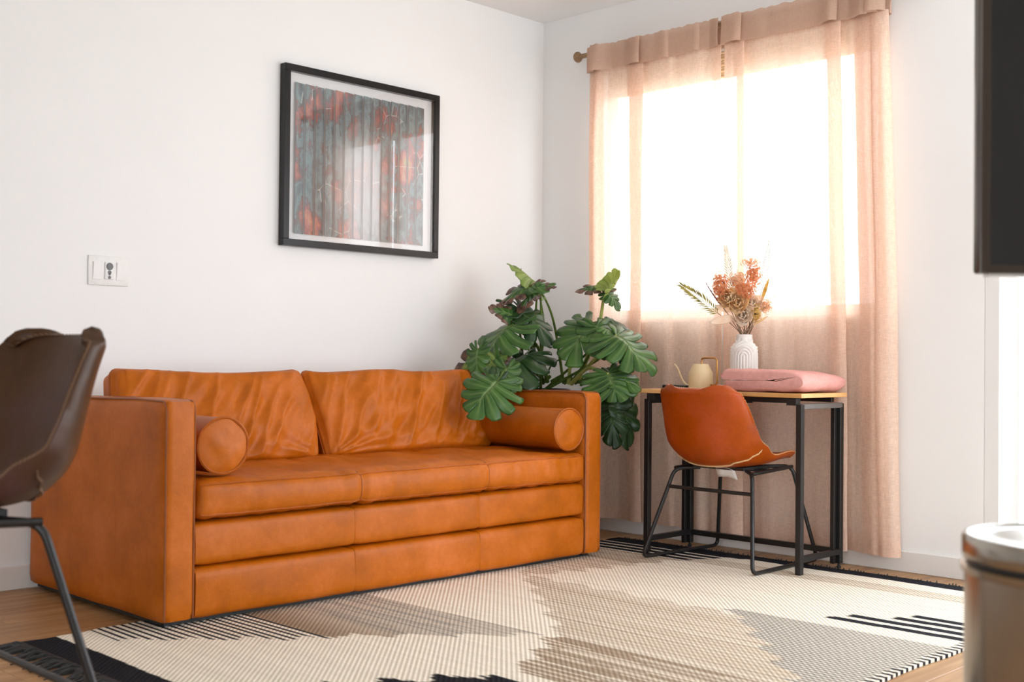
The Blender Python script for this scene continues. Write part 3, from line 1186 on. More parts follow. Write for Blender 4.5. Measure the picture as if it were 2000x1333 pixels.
# watering can (spout to the left)
WC = (-0.295, -1.265, DZ+0.0005)
can = thing('watering_can', WC, 'small cream metal watering can with brass handle and thin spout on the desk', 'watering can')
cb_ = obj('can_body', lathe([(0.0, 0.0), (0.050, 0.0), (0.0545, 0.004), (0.0545, 0.070), (0.053, 0.076), (0.0355, 0.112), (0.034, 0.114), (0.032, 0.112), (0.050, 0.074), (0.051, 0.010), (0.0, 0.008)], 40), 'canbody', can)
sp = catmull([(0, 0.048, 0.018), (0, 0.070, 0.016), (0, 0.092, 0.028), (0, 0.110, 0.056), (0, 0.127, 0.090), (0, 0.146, 0.112)], 6)
obj('spout', tube(sp, [0.0065-0.0035*i/(len(sp)-1) for i in range(len(sp))], 10), 'canbody', can)
hp = round_path([(0, -0.006, 0.108), (0, -0.004, 0.142), (0, -0.088, 0.142), (0, -0.088, 0.020), (0, -0.050, 0.020)], 0.02, 6)
obj('can_handle', tube(hp, 0.0042, 10), 'brass', can)

# vase with relief arches
VC = (-0.176, -1.416, DZ+0.0005)
vase = thing('ribbed_vase', VC, 'white ceramic vase with raised nested arches standing on the desk', 'vase')
HV = 0.248
vp = [(0.0, 0.0), (0.052, 0.0), (0.0565, 0.004)]
for i in range(70):
    z = 0.006+i*0.0026
    r_ = 0.0585 if z < 0.175 else 0.0585
    vp.append((r_, z))
for i in range(1, 14):
    t = i/13
    vp.append((0.0585-0.0225*(0.5-0.5*math.cos(PI*t)), 0.186+0.036*t))
vp += [(0.0355, 0.232), (0.0360, HV-0.004), (0.0345, HV), (0.031, HV-0.002), (0.031, 0.21), (0.045, 0.16), (0.050, 0.02), (0.0, 0.012)]


def arch(a, z, r):
    if r < 0.035 or z > 0.222 or z < 0.004:
        return 0
    sect = PI/2
    k_ = round((a-0.55)/sect)
    d = abs(a-0.55-k_*sect)*0.0585
    ztop = 0.150
    dist = d if z < ztop else math.hypot(d, (z-ztop)*0.9)
    return 0.0032*math.sin(dist*2*PI/0.0125+1.2)


seg_v = 200
vv, vf_ = [], []
outer = len(vp)-5
obj('vase_body', lathe(vp, seg_v, (0, 0, 0), lambda a, z, r: arch(a, z, r) if r > 0.0351 and not (r == 0.045 or r == 0.050) else 0), 'ceramic', vase, angle=80)

# ------------------------------------------------------------------ dried flowers in the vase
NECK = Vector((VC[0], VC[1], DZ+HV-0.02))
DV = (NECK-CAM).dot(FW)
FG = 'dried flowers in the white vase'


def flower_root(name, label, cat='dried flower'):
    return thing(name, (NECK.x, NECK.y, NECK.z-0.10), label, cat, FG), (NECK.x, NECK.y, NECK.z-0.10)


def stem_to(root, o, target, r=0.0016, mat='twig', sway=(0, 0, 0), name='stem', nk=None):
    j = Vector((random.uniform(-0.018, 0.018), random.uniform(-0.018, 0.018), 0))
    a = NECK+Vector((j.x*-0.6, j.y*-0.6, -0.09))
    b = NECK+j
    c = (b+target)/2+Vector(sway)+Vector((0, 0, 0.01))
    pts = catmull([a, b, c, target], 6)
    obj(name, tube(pts, r, 6), mat, root, off=o)
    return pts


def frond(label, tip, base, n, ll, mat, droop=0.0, spread=1.0, depth=0.0):
    root, o = flower_root('palm_frond', label)
    tipv = at(tip[0], tip[1], DV+depth)
    basev = at(base[0], base[1], DV+depth*0.5)
    stem_to(root, o, basev, 0.0015, 'twig')
    mid = (tipv+basev)/2+Vector((0, 0, droop))
    rach = catmull([basev, mid, tipv], 12)
    obj('rachis', tube(rach, [0.0016-0.0011*i/(len(rach)-1) for i in range(len(rach))], 5), mat, root, off=o)
    V, F = [], []
    for i in range(n):
        t = i/(n-1)
        k_ = t*(len(rach)-1)
        i0 = min(int(k_), len(rach)-2)
        p = rach[i0].lerp(rach[i0+1], k_-i0)
        d = (rach[i0+1]-rach[i0]).normalized()
        sd = d.cross(FW).normalized()
        L = ll*(0.55+0.6*math.sin(PI*(0.15+0.75*t)))*random.uniform(0.85, 1.1)
        for s in (-1, 1):
            ang = 0.75-0.45*t
            q = (d*math.cos(ang)+sd*s*math.sin(ang)*spread+FW*random.uniform(-0.25, 0.25)).normalized()
            e = p+q*L+Vector((0, 0, -0.08*L))
            m_ = p+q*L*0.45
            w = (q.cross(FW).normalized())*(0.0034 if mat == 'frond' else 0.0018)+FW*0.0006
            b0 = len(V)
            V += [tuple(p), tuple(m_+w), tuple(e), tuple(m_-w)]
            F += [(b0, b0+1, b0+2), (b0, b0+2, b0+3)]
    lo = obj('leaflets', (V, F), mat, root, off=o, smooth=False)
    lo['kind'] = 'stuff'
    m_ = lo.modifiers.new('thick', 'SOLIDIFY')
    m_.thickness = 0.0006


def floret_cluster(label, px, rad, n, mat, depth=0.0, size=0.007, squash=(1, 1, 1), name='dried_hydrangea'):
    root, o = flower_root(name, label)
    c = at(px[0], px[1], DV+depth)
    stem_to(root, o, c)
    V, F = [], []
    for i in range(int(n*2.0)):
        d = Vector((random.gauss(0, 1), random.gauss(0, 1), random.gauss(0, 1))).normalized()
        rr_ = 1.4*rad*random.uniform(0.35, 1.0)
        p = c+Vector((d.x*rr_*squash[0], d.y*rr_*squash[1], d.z*rr_*squash[2]))
        t1 = d.cross(Vector((0.3, 0.5, 0.8))).normalized()
        t2 = d.cross(t1)
        a0 = random.uniform(0, PI)
        for q in range(4):
            a = a0+q*PI/2
            e = t1*math.cos(a)+t2*math.sin(a)
            g = t1*math.cos(a+PI/2)+t2*math.sin(a+PI/2)
            s_ = size*random.uniform(0.7, 1.1)
            b0 = len(V)
            V += [tuple(p), tuple(p+e*s_*0.6+g*s_*0.42+d*0.002), tuple(p+e*s_+d*0.0005), tuple(p+e*s_*0.6-g*s_*0.42+d*0.002)]
            F += [(b0, b0+1, b0+2, b0+3)]
    lo = obj('florets', (V, F), mat, root, off=o, smooth=False)
    lo['kind'] = 'stuff'
    tw = []
    for i in range(10):
        d = Vector((random.gauss(0, 1), random.gauss(0, 1), abs(random.gauss(0, 1)))).normalized()
        tw.append(tube([c-Vector((0, 0, rad*0.5)), c+d*rad*0.8], 0.0007, 4))
    obj('twigs', join(*tw), 'twig', root, off=o)


def petal_surf(base, axis, side, nrm_, L, Wd, cup, curl):
    def fn(u, v):
        s = 2*v-1
        w = Wd*math.sin(PI*min(1, 0.12+0.80*u)**0.8)
        return base+axis*(L*u)+side*(s*w)+nrm_*(cup*(u*(1-u)*1.6)+curl*u*u-0.35*cup*s*s*u)
    return surf(fn, 7, 6)


def rose(label, px, rad, mat, facing, depth=-0.03, npet=13):
    root, o = flower_root('dried_rose', label)
    rad *= 1.18
    c = at(px[0], px[1], DV+depth)
    stem_to(root, o, c-Vector(facing)*rad*0.4)
    f = Vector(facing).normalized()
    t1 = f.cross(Vector((0.2, 0.3, 0.93))).normalized()
    t2 = f.cross(t1)
    for i in range(npet):
        ring_ = i/npet
        a = i*2.4
        e = t1*math.cos(a)+t2*math.sin(a)
        g = t1*math.cos(a+PI/2)+t2*math.sin(a+PI/2)
        open_ = 0.15+0.9*ring_
        axis = (f*math.cos(open_)+e*math.sin(open_)).normalized()
        n_ = (e*math.cos(open_)-f*math.sin(open_)).normalized()
        b = c-f*rad*0.5+e*rad*0.12*ring_
        L = rad*(0.95+0.25*ring_)
        pt = obj('petal', petal_surf(b, axis, g, n_, L, rad*(0.32+0.30*ring_), rad*0.32, -rad*0.1*ring_), mat, root, off=o)
        m_ = pt.modifiers.new('thick', 'SOLIDIFY')
        m_.thickness = 0.0006


def paper_leaf(label, base, tip, wd, mat, depth=0.0, cup=0.008):
    root, o = flower_root('paper_leaf', label)
    b, t = at(base[0], base[1], DV+depth), at(tip[0], tip[1], DV+depth-0.01)
    stem_to(root, o, b, 0.0014)
    ax = (t-b)
    L = ax.length
    ax.normalize()
    sd = ax.cross(FW).normalized()
    nn = sd.cross(ax)
    lf = obj('leaf_blade', petal_surf(b, ax, (sd*0.85+nn*0.5).normalized(), nn, L, wd, cup, cup*0.8), mat, root, off=o)
    m_ = lf.modifiers.new('thick', 'SOLIDIFY')
    m_.thickness = 0.0006


frond('dried yellow-green palm frond leaning out to the left of the vase', (1334, 560), (1402, 612), 20, 0.050, 'frond', 0.006)
frond('pale dried palm frond standing tallest at the right of the bouquet', (1502, 478), (1490, 560), 16, 0.040, 'frondpale', 0.0, depth=0.04)
frond('faint pale palm frond rising at the upper left of the bouquet', (1418, 488), (1428, 565), 16, 0.040, 'frondpale', 0.0, depth=0.05)
frond('short pale palm frond reaching to the right of the bouquet', (1515, 578), (1490, 600), 9, 0.026, 'frondpale', 0.0, depth=0.02)
floret_cluster('rust-peach dried floret cluster at the left of the bouquet', (1407, 560), 0.036, 210, 'peach', -0.02, 0.0075, (0.8, 0.8, 1.35))
floret_cluster('rust-peach dried floret cluster in the middle of the bouquet', (1456, 568), 0.034, 190, 'peach', -0.04, 0.0075, (1.1, 1.1, 0.9))
floret_cluster('light peach floret spray curving up at the top of the bouquet', (1472, 538), 0.036, 170, 'peach', 0.0, 0.007, (0.8, 0.8, 1.3))
floret_cluster('loose light peach floret spray at the very top of the bouquet', (1466, 512), 0.024, 80, 'peachlight', 0.01, 0.006, (1.5, 1.5, 0.8))
floret_cluster('cream floret cluster filling the back of the bouquet', (1441, 550), 0.036, 150, 'peachlight', 0.03, 0.008)
floret_cluster('peach and cream floret cluster at the lower right of the bouquet', (1494, 598), 0.026, 110, 'peachlight', -0.01, 0.006, (0.9, 0.9, 1.2))
floret_cluster('mustard yellow floret cluster low on the right of the bouquet', (1477, 612), 0.024, 110, 'yellow', -0.02, 0.006, (0.8, 0.8, 1.4))
cdir = (CAM-NECK).normalized()
rose('cream dried rose at the left front of the bouquet', (1420, 582), 0.046, 'cream', cdir+Vector((0, 0.25, 0.2)))
rose('cream dried rose at the centre front of the bouquet', (1441, 592), 0.048, 'cream', cdir+Vector((0, -0.05, 0.15)), -0.045)
rose('off-white dried rose low at the centre of the bouquet', (1451, 616), 0.046, 'white', cdir+Vector((0, -0.1, 0.0)), -0.03)
rose('off-white dried rose at the right of the bouquet', (1470, 592), 0.040, 'white', cdir+Vector((0, -0.3, 0.3)), -0.01)
paper_leaf('pale papery leaf drooping at the lower left of the bouquet', (1431, 622), (1386, 630), 0.024, 'white', -0.02)
paper_leaf('upper pale papery leaf at the left of the bouquet', (1430, 606), (1398, 598), 0.020, 'white', -0.01)
paper_leaf('slim yellow dried leaf upright at the right of the bouquet', (1488, 585), (1502, 545), 0.009, 'yellow', 0.0)
paper_leaf('slim cream leaf arching low to the right of the bouquet', (1470, 636), (1500, 618), 0.006, 'cream', -0.02)
sr, so_ = flower_root('seed_spike', 'dark mauve seed spike at the left of the bouquet')
sb_, st2 = at(1410, 598, DV-0.01), at(1378, 552, DV)
stem_to(sr, so_, sb_)
pp = catmull([sb_, (sb_+st2)/2+Vector((0, 0, -0.006)), st2], 8)
obj('spike', tube(pp, [0.004-0.003*i/(len(pp)-1)+0.0012*(i % 2) for i in range(len(pp))], 7), 'mauve', sr, off=so_)

# ------------------------------------------------------------------ folded blanket
BC = (-0.290, -1.690, DZ+0.0005)
bl = thing('folded_blanket', BC, 'pink knitted blanket folded in thick layers on the right end of the desk', 'blanket')


def ribbon_outline(path, th):
    P = catmull(path, 8)
    L_, R_ = [], []
    for i, p in enumerate(P):
        t = (P[min(i+1, len(P)-1)]-P[max(i-1, 0)]).normalized()
        n = Vector((0, -t.z, t.y))
        w = th*0.5
        L_.append(p+n*w)
        R_.append(p-n*w)
    t0 = (P[0]-P[1]).normalized()
    t1 = (P[-1]-P[-2]).normalized()

    def cap(p, t, a, b):
        out_ = []
        for i in range(1, 6):
            an = PI*i/6
            out_.append(p+(a-p)*math.cos(an)+t*(a-p).length*math.sin(an))
        return out_
    return L_+cap(P[-1], t1, L_[-1], R_[-1])+R_[::-1]+cap(P[0], t0, R_[0], L_[0])


# cross-section in the y-z plane: two thick layers joined by the fold on the right
path = [(0, 0.182, 0.0715), (0, 0.12, 0.0725), (0, 0.03, 0.0705), (0, -0.06, 0.0695), (0, -0.155, 0.060), (0, -0.178, 0.044), (0, -0.160, 0.029), (0, -0.09, 0.0245), (0, 0.0, 0.0245), (0, 0.10, 0.0230), (0, 0.166, 0.0220)]
out2 = ribbon_outline(path, 0.0448)
V, F = [], []
nxs = 26
hx2 = 0.172
m_ = len(out2)
cy_ = 0.0
for i in range(nxs+1):
    t = -1+2*i/nxs
    e = 1-max(0, (abs(t)-0.80)/0.20)**2.5*0.26
    for p in out2:
        lz = 0.0245 if p.z < 0.048 else 0.072
        sag = 1-0.09*sstep(0.2, 1.0, t)
        yy = p.y*(1-0.02*(abs(t)**3))
        zz = 0.0475+(p.z-0.0475)*e
        zz = zz*sag+0.0045*nz3(p.y*14, t*3, zz*30)
        dep = 0.345-0.125*sstep(-0.13, 0.17, p.y)
        V.append((-hx2+(t+1)/2*dep+0.006*nz3(p.y*6, zz*20, 2), yy+0.004*nz3(t*4, zz*20, 9), max(0.0, zz)))
for i in range(nxs):
    for k_ in range(m_):
        F.append((i*m_+k_, i*m_+(k_+1) % m_, (i+1)*m_+(k_+1) % m_, (i+1)*m_+k_))
F.append(tuple(range(m_-1, -1, -1)))
F.append(tuple(nxs*m_+k_ for k_ in range(m_)))
obj('blanket_layers', (V, F), 'pink', bl, angle=70)

# ------------------------------------------------------------------ monstera
PC = (-0.40, -0.36)
PLANT = thing('potted_monstera', (PC[0], PC[1], 0), 'large green monstera plant with split leaves in the corner behind the sofa', 'plant')
PO = (PC[0], PC[1], 0)
obj('planter_pot', lathe([(0.0, 0), (0.125, 0), (0.13, 0.01), (0.155, 0.70), (0.158, 0.725), (0.148, 0.727), (0.145, 0.68), (0.0, 0.68)], 40, (PC[0], PC[1], 0.0)), 'pot', PLANT, off=PO)
obj('potting_soil', surf(lambda u, v: (PC[0]+0.145*u*math.cos(2*PI*v), PC[1]+0.145*u*math.sin(2*PI*v), 0.70+0.02*nz3(u*6*math.cos(2*PI*v), u*6*math.sin(2*PI*v), 0)+0.015*(1-u)), 10, 36), 'soil', PLANT, off=PO)


def monstera_leaf(att, tip, nrm_, width, mat, dry=0.0, dry_side=0, droop=0.25, fold=0.25, nl=6, slit=0.5, seed=0, curl=0.0):
    """att/tip: world points; nrm_: direction the upper side faces; width as a share of length"""
    rnd_ = random.Random(seed)
    att, tip = Vector(att), Vector(tip)
    fx = tip-att
    L = fx.length*1.06
    fx.normalize()
    n = Vector(nrm_)
    n = (n-fx*n.dot(fx)).normalized()
    sy = n.cross(fx)
    V, F, Cd = [], [], []
    NS, NTt = 10, 6
    PHM = 2.75

    def R(phi):
        # outline radius from the point where the stalk joins, phi=0 at the tip
        a = phi/PHM
        heart = [1.0, 0.90, 0.80, 0.74, 0.70, 0.66, 0.60, 0.52, 0.40]
        k_ = a*(len(heart)-1)
        i = min(int(k_), len(heart)-2)
        r_ = heart[i]+(heart[i+1]-heart[i])*(k_-i)
        return r_
    for side in (-1, 1):
        for l in range(nl):
            p0, p1 = PHM*l/nl, PHM*(l+1)/nl
            pc_ = (p0+p1)/2
            lobe_len = rnd_.uniform(0.90, 1.08)
            sl = slit*rnd_.choice([0.45, 0.85, 1.0, 1.15])
            lobe_dry = 0.0
            if dry > 0 and (dry_side == 0 or dry_side == side or l < 2):
                lobe_dry = dry*rnd_.uniform(0.6, 1.2)
            twist = rnd_.uniform(-0.05, 0.05)
            base_i = len(V)
            for i in range(NS+1):
                s = i/NS
                for j in range(NTt+1):
                    tj = j/NTt
                    ph0 = p0+(p1-p0)*tj
                    # slits open up towards the rim
                    op = (0.10 if dry > 0.6 else 0.34)*sstep(1-sl, min(0.97, 1-sl+0.45), s)*(0 if (l == 0 and tj < 0.5) else 1)
                    phi = pc_+(ph0-pc_)*(1-op) if not (l == 0 and tj < 0.5) else ph0
                    m0 = 0.62*max(0, 1-ph0/1.9)**1.1
                    rr_ = R(phi)*lobe_len*(1-0.05*sstep(0.6, 1, s)*abs(2*tj-1)**3)
                    ex, ey = rr_*math.cos(phi), rr_*math.sin(phi)*width*1.85
                    mx = m0
                    # veins sweep forward
                    bx_ = mx+(ex-mx)*s+0.05*math.sin(PI*s)*math.sin(phi)
                    by_ = side*ey*s**0.92
                    d2 = bx_*bx_*0.6+by_*by_
                    bz = -droop*1.5*(max(0, bx_)**2)-0.5*droop*max(0, -bx_)**1.5-(fold*1.15+0.08)*abs(by_)**1.6
                    bz += 0.010*math.cos((ph0-p0)/(p1-p0)*2*PI)*s*-1+twist*s*s
                    bz += 0.07*nz3(bx_*2.6+seed, by_*2.6, seed)
                    if curl:
                        a = curl*by_*2.2
                        rad_ = 1/(curl*2.2)
                        bz2 = rad_*(1-math.cos(a))
                        by_ = rad_*math.sin(a)
                        bz += bz2
                    P = att+fx*(bx_*L)+sy*(by_*L)+n*(bz*L)
                    V.append(tuple(P))
                    vein = math.exp(-((tj-0.5)/0.10)**2)*(1-0.7*s)+(math.exp(-(s/0.05)**2) if phi < 2.0 else 0)
                    dd = min(1, lobe_dry*sstep(0.25, 0.85, s*0.6+0.4*max(0, math.cos(phi))*s)*1.6)
                    Cd.append((dd, min(1, vein), rnd_.random(), 1))
            for i in range(NS):
                for j in range(NTt):
                    a = base_i+i*(NTt+1)+j
                    q = (a, a+NTt+1, a+NTt+2, a+1)
                    F.append(q if side > 0 else q[::-1])
    o = obj('leaf', (V, F), mat, PLANT, off=PO, angle=180)
    ca_ = o.data.color_attributes.new('leafdata', 'FLOAT_COLOR', 'POINT')
    ca_.data.foreach_set('color', np.array(Cd, dtype=np.float32).ravel())
    m_ = o.modifiers.new('thick', 'SOLIDIFY')
    m_.thickness = 0.0014
    return o


def petiole(end, start=None, mid=None, r=0.006, mat='stem'):
    a = Vector(start) if start is not None else Vector((PC[0]+random.uniform(-0.07, 0.07), PC[1]+random.uniform(-0.07, 0.07), 0.70))
    e = Vector(end)
    if mid is None:
        mid = a.lerp(e, 0.5)+Vector((0, 0, 0.10))
    pts = catmull([a, Vector(mid), e], 10)
    obj('leaf_stalk', tube(pts, [r*(1.25-0.6*i/(len(pts)-1)) for i in range(len(pts))], 8), mat, PLANT, off=PO)


def cpx(x, y):
    """zoomed-crop coordinates of the plant region -> photograph pixels"""
    return 870+x*0.3, 480+y*0.3


def LF(a, da, t, dt, n, width, mat='leaf', mid=None, start=None, pr_=0.006, pm='stem', **kw):
    A, T_ = at(*cpx(*a), da), at(*cpx(*t), dt)
    nn = RT*n[0]+UP*n[1]-FW*n[2]            # n = right, up, towards the camera
    petiole(A, start=start, mid=at(*cpx(*mid[:2]), mid[2]) if mid else None, r=pr_, mat=pm)
    monstera_leaf(A, T_, nn, width, mat, **kw)


def soilpt(x, y, d):
    return at(*cpx(x, y), d)


# tall pale leaf at the top left and the brown-edged one below it
LF((600, 250), 5.78, (430, 75), 5.72, (0.5, 0.75, 0.35), 0.36, 'leafpale', seed=1, slit=0.62, mid=(640, 560, 5.85), droop=0.15, fold=0.5)
LF((600, 250), 5.72, (365, 290), 5.66, (0.1, 0.95, 0.35), 0.34, 'leaf', seed=2, dry=0.75, dry_side=-1, mid=(700, 480, 5.85), start=soilpt(770, 900, 5.88))
LF((620, 265), 5.70, (715, 250), 5.68, (-0.2, 0.9, 0.2), 0.40, 'leaf', seed=22, dry=1.3, droop=0.1, fold=0.9, slit=0.3)
LF((600, 270), 5.68, (470, 385), 5.64, (-0.2, 0.4, 0.9), 0.25, 'leaf', seed=23, dry=1.2, fold=0.8, slit=0.4)
# left drooping big leaf, with a brown torn tip behind it
LF((430, 520), 5.62, (135, 700), 5.48, (-0.35, 0.80, 0.45), 0.42, 'leaf', seed=3, dry=0.25, mid=(600, 660, 5.75), start=soilpt(665, 890, 5.86), pr_=0.0085, droop=0.35, fold=0.3, slit=0.66, nl=7)
LF((450, 470), 5.68, (310, 375), 5.62, (-0.2, 0.6, 0.7), 0.33, 'leaf', seed=4, dry=0.9, droop=0.2)
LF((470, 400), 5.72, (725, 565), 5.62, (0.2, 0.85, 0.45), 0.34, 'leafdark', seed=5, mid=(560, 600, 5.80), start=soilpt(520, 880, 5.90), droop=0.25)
# low left: yellowing leaf and the one over the sofa back
LF((290, 690), 5.55, (75, 800), 5.42, (-0.1, 0.75, 0.6), 0.40, 'leafpale', seed=6, dry=0.7, mid=(420, 705, 5.70), start=soilpt(560, 870, 5.88), pr_=0.004, droop=0.4)
LF((210, 680), 5.50, (180, 860), 5.42, (-0.4, 0.4, 0.8), 0.30, 'leaf', seed=26, droop=0.2, start=at(*cpx(290, 690), 5.56), mid=(250, 678, 5.53), pr_=0.003)
LF((335, 885), 5.22, (150, 1060), 5.10, (-0.1, 0.55, 0.85), 0.50, 'leaf', seed=7, mid=(430, 780, 5.55), start=soilpt(600, 880, 5.86), pr_=0.005, droop=0.15, nl=6, slit=0.6)
LF((340, 890), 5.24, (265, 1095), 5.16, (0.2, 0.3, 0.9), 0.28, 'leafdark', seed=27, start=at(*cpx(335, 885), 5.23), mid=(338, 888, 5.235), pr_=0.003)
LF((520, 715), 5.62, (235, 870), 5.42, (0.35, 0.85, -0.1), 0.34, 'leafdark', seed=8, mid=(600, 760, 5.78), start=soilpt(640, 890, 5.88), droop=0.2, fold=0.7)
LF((400, 800), 5.42, (390, 985), 5.34, (0.1, 0.3, 0.9), 0.40, 'leaf', seed=9, mid=(480, 760, 5.60), start=soilpt(580, 870, 5.86), pr_=0.004)
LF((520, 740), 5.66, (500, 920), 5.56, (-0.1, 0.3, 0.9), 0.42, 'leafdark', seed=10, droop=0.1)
# right side
LF((950, 500), 5.62, (780, 680), 5.46, (-0.15, 0.70, 0.70), 0.50, 'leaf', seed=11, mid=(830, 700, 5.72), start=soilpt(800, 900, 5.80), pr_=0.0075, pm='stempale', droop=0.2, nl=6, slit=0.55)
LF((985, 520), 5.58, (1060, 690), 5.46, (0.2, 0.5, 0.8), 0.42, 'leaf', seed=12, start=soilpt(815, 900, 5.80), mid=(930, 720, 5.70), droop=0.2)
LF((1110, 585), 5.48, (1345, 730), 5.34, (0.25, 0.70, 0.65), 0.50, 'leaf', seed=13, mid=(1010, 700, 5.64), start=soilpt(830, 890, 5.78), pr_=0.0075, pm='stempale', droop=0.25, nl=7, slit=0.6)
LF((1080, 560), 5.52, (1000, 520), 5.50, (-0.2, 0.85, 0.45), 0.5, 'leaf', seed=33, droop=0.2, start=at(*cpx(1110, 590), 5.52), mid=(1095, 575, 5.52), pr_=0.004)
LF((1060, 835), 5.40, (1130, 1000), 5.30, (0.0, 0.45, 0.9), 0.66, 'leaf', seed=14, mid=(930, 800, 5.58), start=soilpt(820, 900, 5.76), pr_=0.0085, pm='stempale', droop=0.15, nl=7, slit=0.55)
LF((1070, 835), 5.42, (1265, 885), 5.34, (0.1, 0.7, 0.6), 0.42, 'leaf', seed=34, start=at(*cpx(1058, 838), 5.42), mid=(1064, 836, 5.42), pr_=0.003)
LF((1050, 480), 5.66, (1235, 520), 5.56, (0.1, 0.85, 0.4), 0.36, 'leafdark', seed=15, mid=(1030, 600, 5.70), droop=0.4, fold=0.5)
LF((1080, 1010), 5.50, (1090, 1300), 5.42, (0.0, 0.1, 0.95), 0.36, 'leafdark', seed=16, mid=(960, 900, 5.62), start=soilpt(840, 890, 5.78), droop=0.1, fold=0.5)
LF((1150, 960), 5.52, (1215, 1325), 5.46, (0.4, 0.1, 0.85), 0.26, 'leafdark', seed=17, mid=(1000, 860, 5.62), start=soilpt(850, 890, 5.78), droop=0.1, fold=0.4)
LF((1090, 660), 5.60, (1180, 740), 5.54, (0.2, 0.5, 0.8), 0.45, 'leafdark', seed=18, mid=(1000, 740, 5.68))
# top right: new leaf still rolled up, torn brown leaf beside it
LF((1040, 265), 5.60, (865, 250), 5.58, (0.0, 0.9, 0.45), 0.30, 'leaf', seed=19, dry=0.75, mid=(990, 560, 5.68), start=soilpt(860, 880, 5.80), pr_=0.0095, pm='stempale', droop=0.2, fold=0.5)
LF((1050, 285), 5.56, (1150, 185), 5.54, (-0.25, 0.45, 0.85), 0.55, 'leafnew', seed=20, start=at(*cpx(1035, 330), 5.60), mid=(1040, 300, 5.58), pr_=0.006, pm='stempale', curl=1.5, slit=0.15, droop=-0.3, fold=0)
LF((1045, 275), 5.58, (1062, 165), 5.57, (-0.8, 0.2, 0.5), 0.22, 'leafnew', seed=21, start=at(*cpx(1035, 330), 5.60), mid=(1040, 300, 5.58), pr_=0.005, pm='stempale', slit=0.1)
LF((1050, 310), 5.58, (1145, 360), 5.54, (0.1, 0.7, 0.6), 0.45, 'leaf', seed=24, start=at(*cpx(1035, 340), 5.60), mid=(1040, 320, 5.59), pr_=0.004, slit=0.3, droop=0.4)
# bare stalks and a thin stake
for (a, m_, e) in (((530, 880, 5.9), (545, 650, 5.9), (565, 530, 5.86)), ((545, 880, 5.88), (570, 640, 5.86), (640, 545, 5.80)), ((650, 870, 5.86), (700, 770, 5.82), (830, 705, 5.74))):
    petiole(at(*cpx(*e[:2]), e[2]), start=at(*cpx(*a[:2]), a[2]), mid=at(*cpx(*m_[:2]), m_[2]), r=0.004)
p_a, p_b = at(*cpx(484, 890), 5.94), at(*cpx(492, 150), 5.78)
obj('support_stake', tube([p_a, p_b], 0.003, 6), 'stake', PLANT, off=PO)
for i in range(5):
    a = soilpt(560+i*70, 900, 5.86)
    obj('aerial_root', tube(catmull([a, a+Vector((0.02, -0.03, 0.035)), a+Vector((0.05-0.02*i, 0.02, 0.01))], 6), 0.009, 7), 'stem', PLANT, off=PO)

# ------------------------------------------------------------------ picture on the wall
fx0, fx1, fz0, fz1 = -1.702, -0.789, 1.366, 2.171
pic = thing('framed_picture', ((fx0+fx1)/2, 0, (fz0+fz1)/2), 'black framed abstract collage of pleated colourful strips above the sofa', 'picture')
FO = ((fx0+fx1)/2, 0, (fz0+fz1)/2)
bw, bd = 0.030, 0.042


def fpart(name, vf, mat, parent=None, **kw):
    kw.setdefault('smooth', False)
    return obj(name, vf, mat, parent or pic, off=FO, **kw)


fpart('frame_rail', box(fx0, fx1, -bd, -0.002, fz1-bw, fz1, 0.0015, 1), 'frameblack')
fpart('frame_rail', box(fx0, fx1, -bd, -0.002, fz0, fz0+bw, 0.0015, 1), 'frameblack')
fpart('frame_rail', box(fx0, fx0+bw, -bd, -0.002, fz0+bw, fz1-bw, 0.0015, 1), 'frameblack')
fpart('frame_rail', box(fx1-bw, fx1, -bd, -0.002, fz0+bw, fz1-bw, 0.0015, 1), 'frameblack')
fpart('mount_board', box(fx0+bw, fx1-bw, -0.012, -0.004, fz0+bw, fz1-bw), 'mat')
k = NT('abstract_print')
co = k.coord()
big = k.noise(k.coord(scale=(1, 1, 0.8)), 6.0, 5, 0.66)
pal = k.ramp(big, [(0.30, srgb(38, 30, 36)), (0.40, srgb(44, 82, 92)), (0.47, srgb(96, 132, 138)), (0.52, srgb(58, 50, 56)), (0.57, srgb(150, 50, 46)), (0.64, srgb(196, 108, 76)), (0.72, srgb(176, 158, 84))])
st_n = k.noise(k.coord(scale=(60, 1, 1.6)), 1.0, 3)
pal = k.mix(k.math('MULTIPLY', st_n, 0.35), pal, srgb(224, 218, 212))
sx_ = k.new('ShaderNodeSeparateXYZ')
k.link(co, sx_.inputs[0])
dx_ = k.math('ADD', sx_.outputs[0], 0.01)
dz_ = k.math('MULTIPLY', k.math('ADD', sx_.outputs[2], 0.10), 0.62)
rad2 = k.math('SQRT', k.math('ADD', k.math('MULTIPLY', dx_, dx_), k.math('MULTIPLY', dz_, dz_)))
rad2 = k.math('ADD', rad2, k.math('MULTIPLY', k.noise(co, 7, 3), 0.16))
pale = k.ramp(rad2, [(0.17, (1, 1, 1, 1)), (0.27, (0, 0, 0, 1))])
pal = k.mix(k.math('MULTIPLY', pale, 0.72), pal, srgb(206, 204, 204))
vo = k.new('ShaderNodeTexVoronoi', feature='DISTANCE_TO_EDGE')
vo.inputs['Scale'].default_value = 9
k.link(co, vo.inputs['Vector'])
ln = k.ramp(vo.outputs['Distance'], [(0.010, (1, 1, 1, 1)), (0.02, (0, 0, 0, 1))])
msk = k.math('MULTIPLY', k.math('GREATER_THAN', k.noise(co, 4.3, 1), 0.56), ln)
pal = k.mix(k.math('MULTIPLY', msk, 0.6), pal, srgb(226, 222, 214))
k.set(pal, 0.6)
art = k.m
ax0, ax1, az0, az1 = -1.634, -0.867, 1.424, 2.098
ns = 14
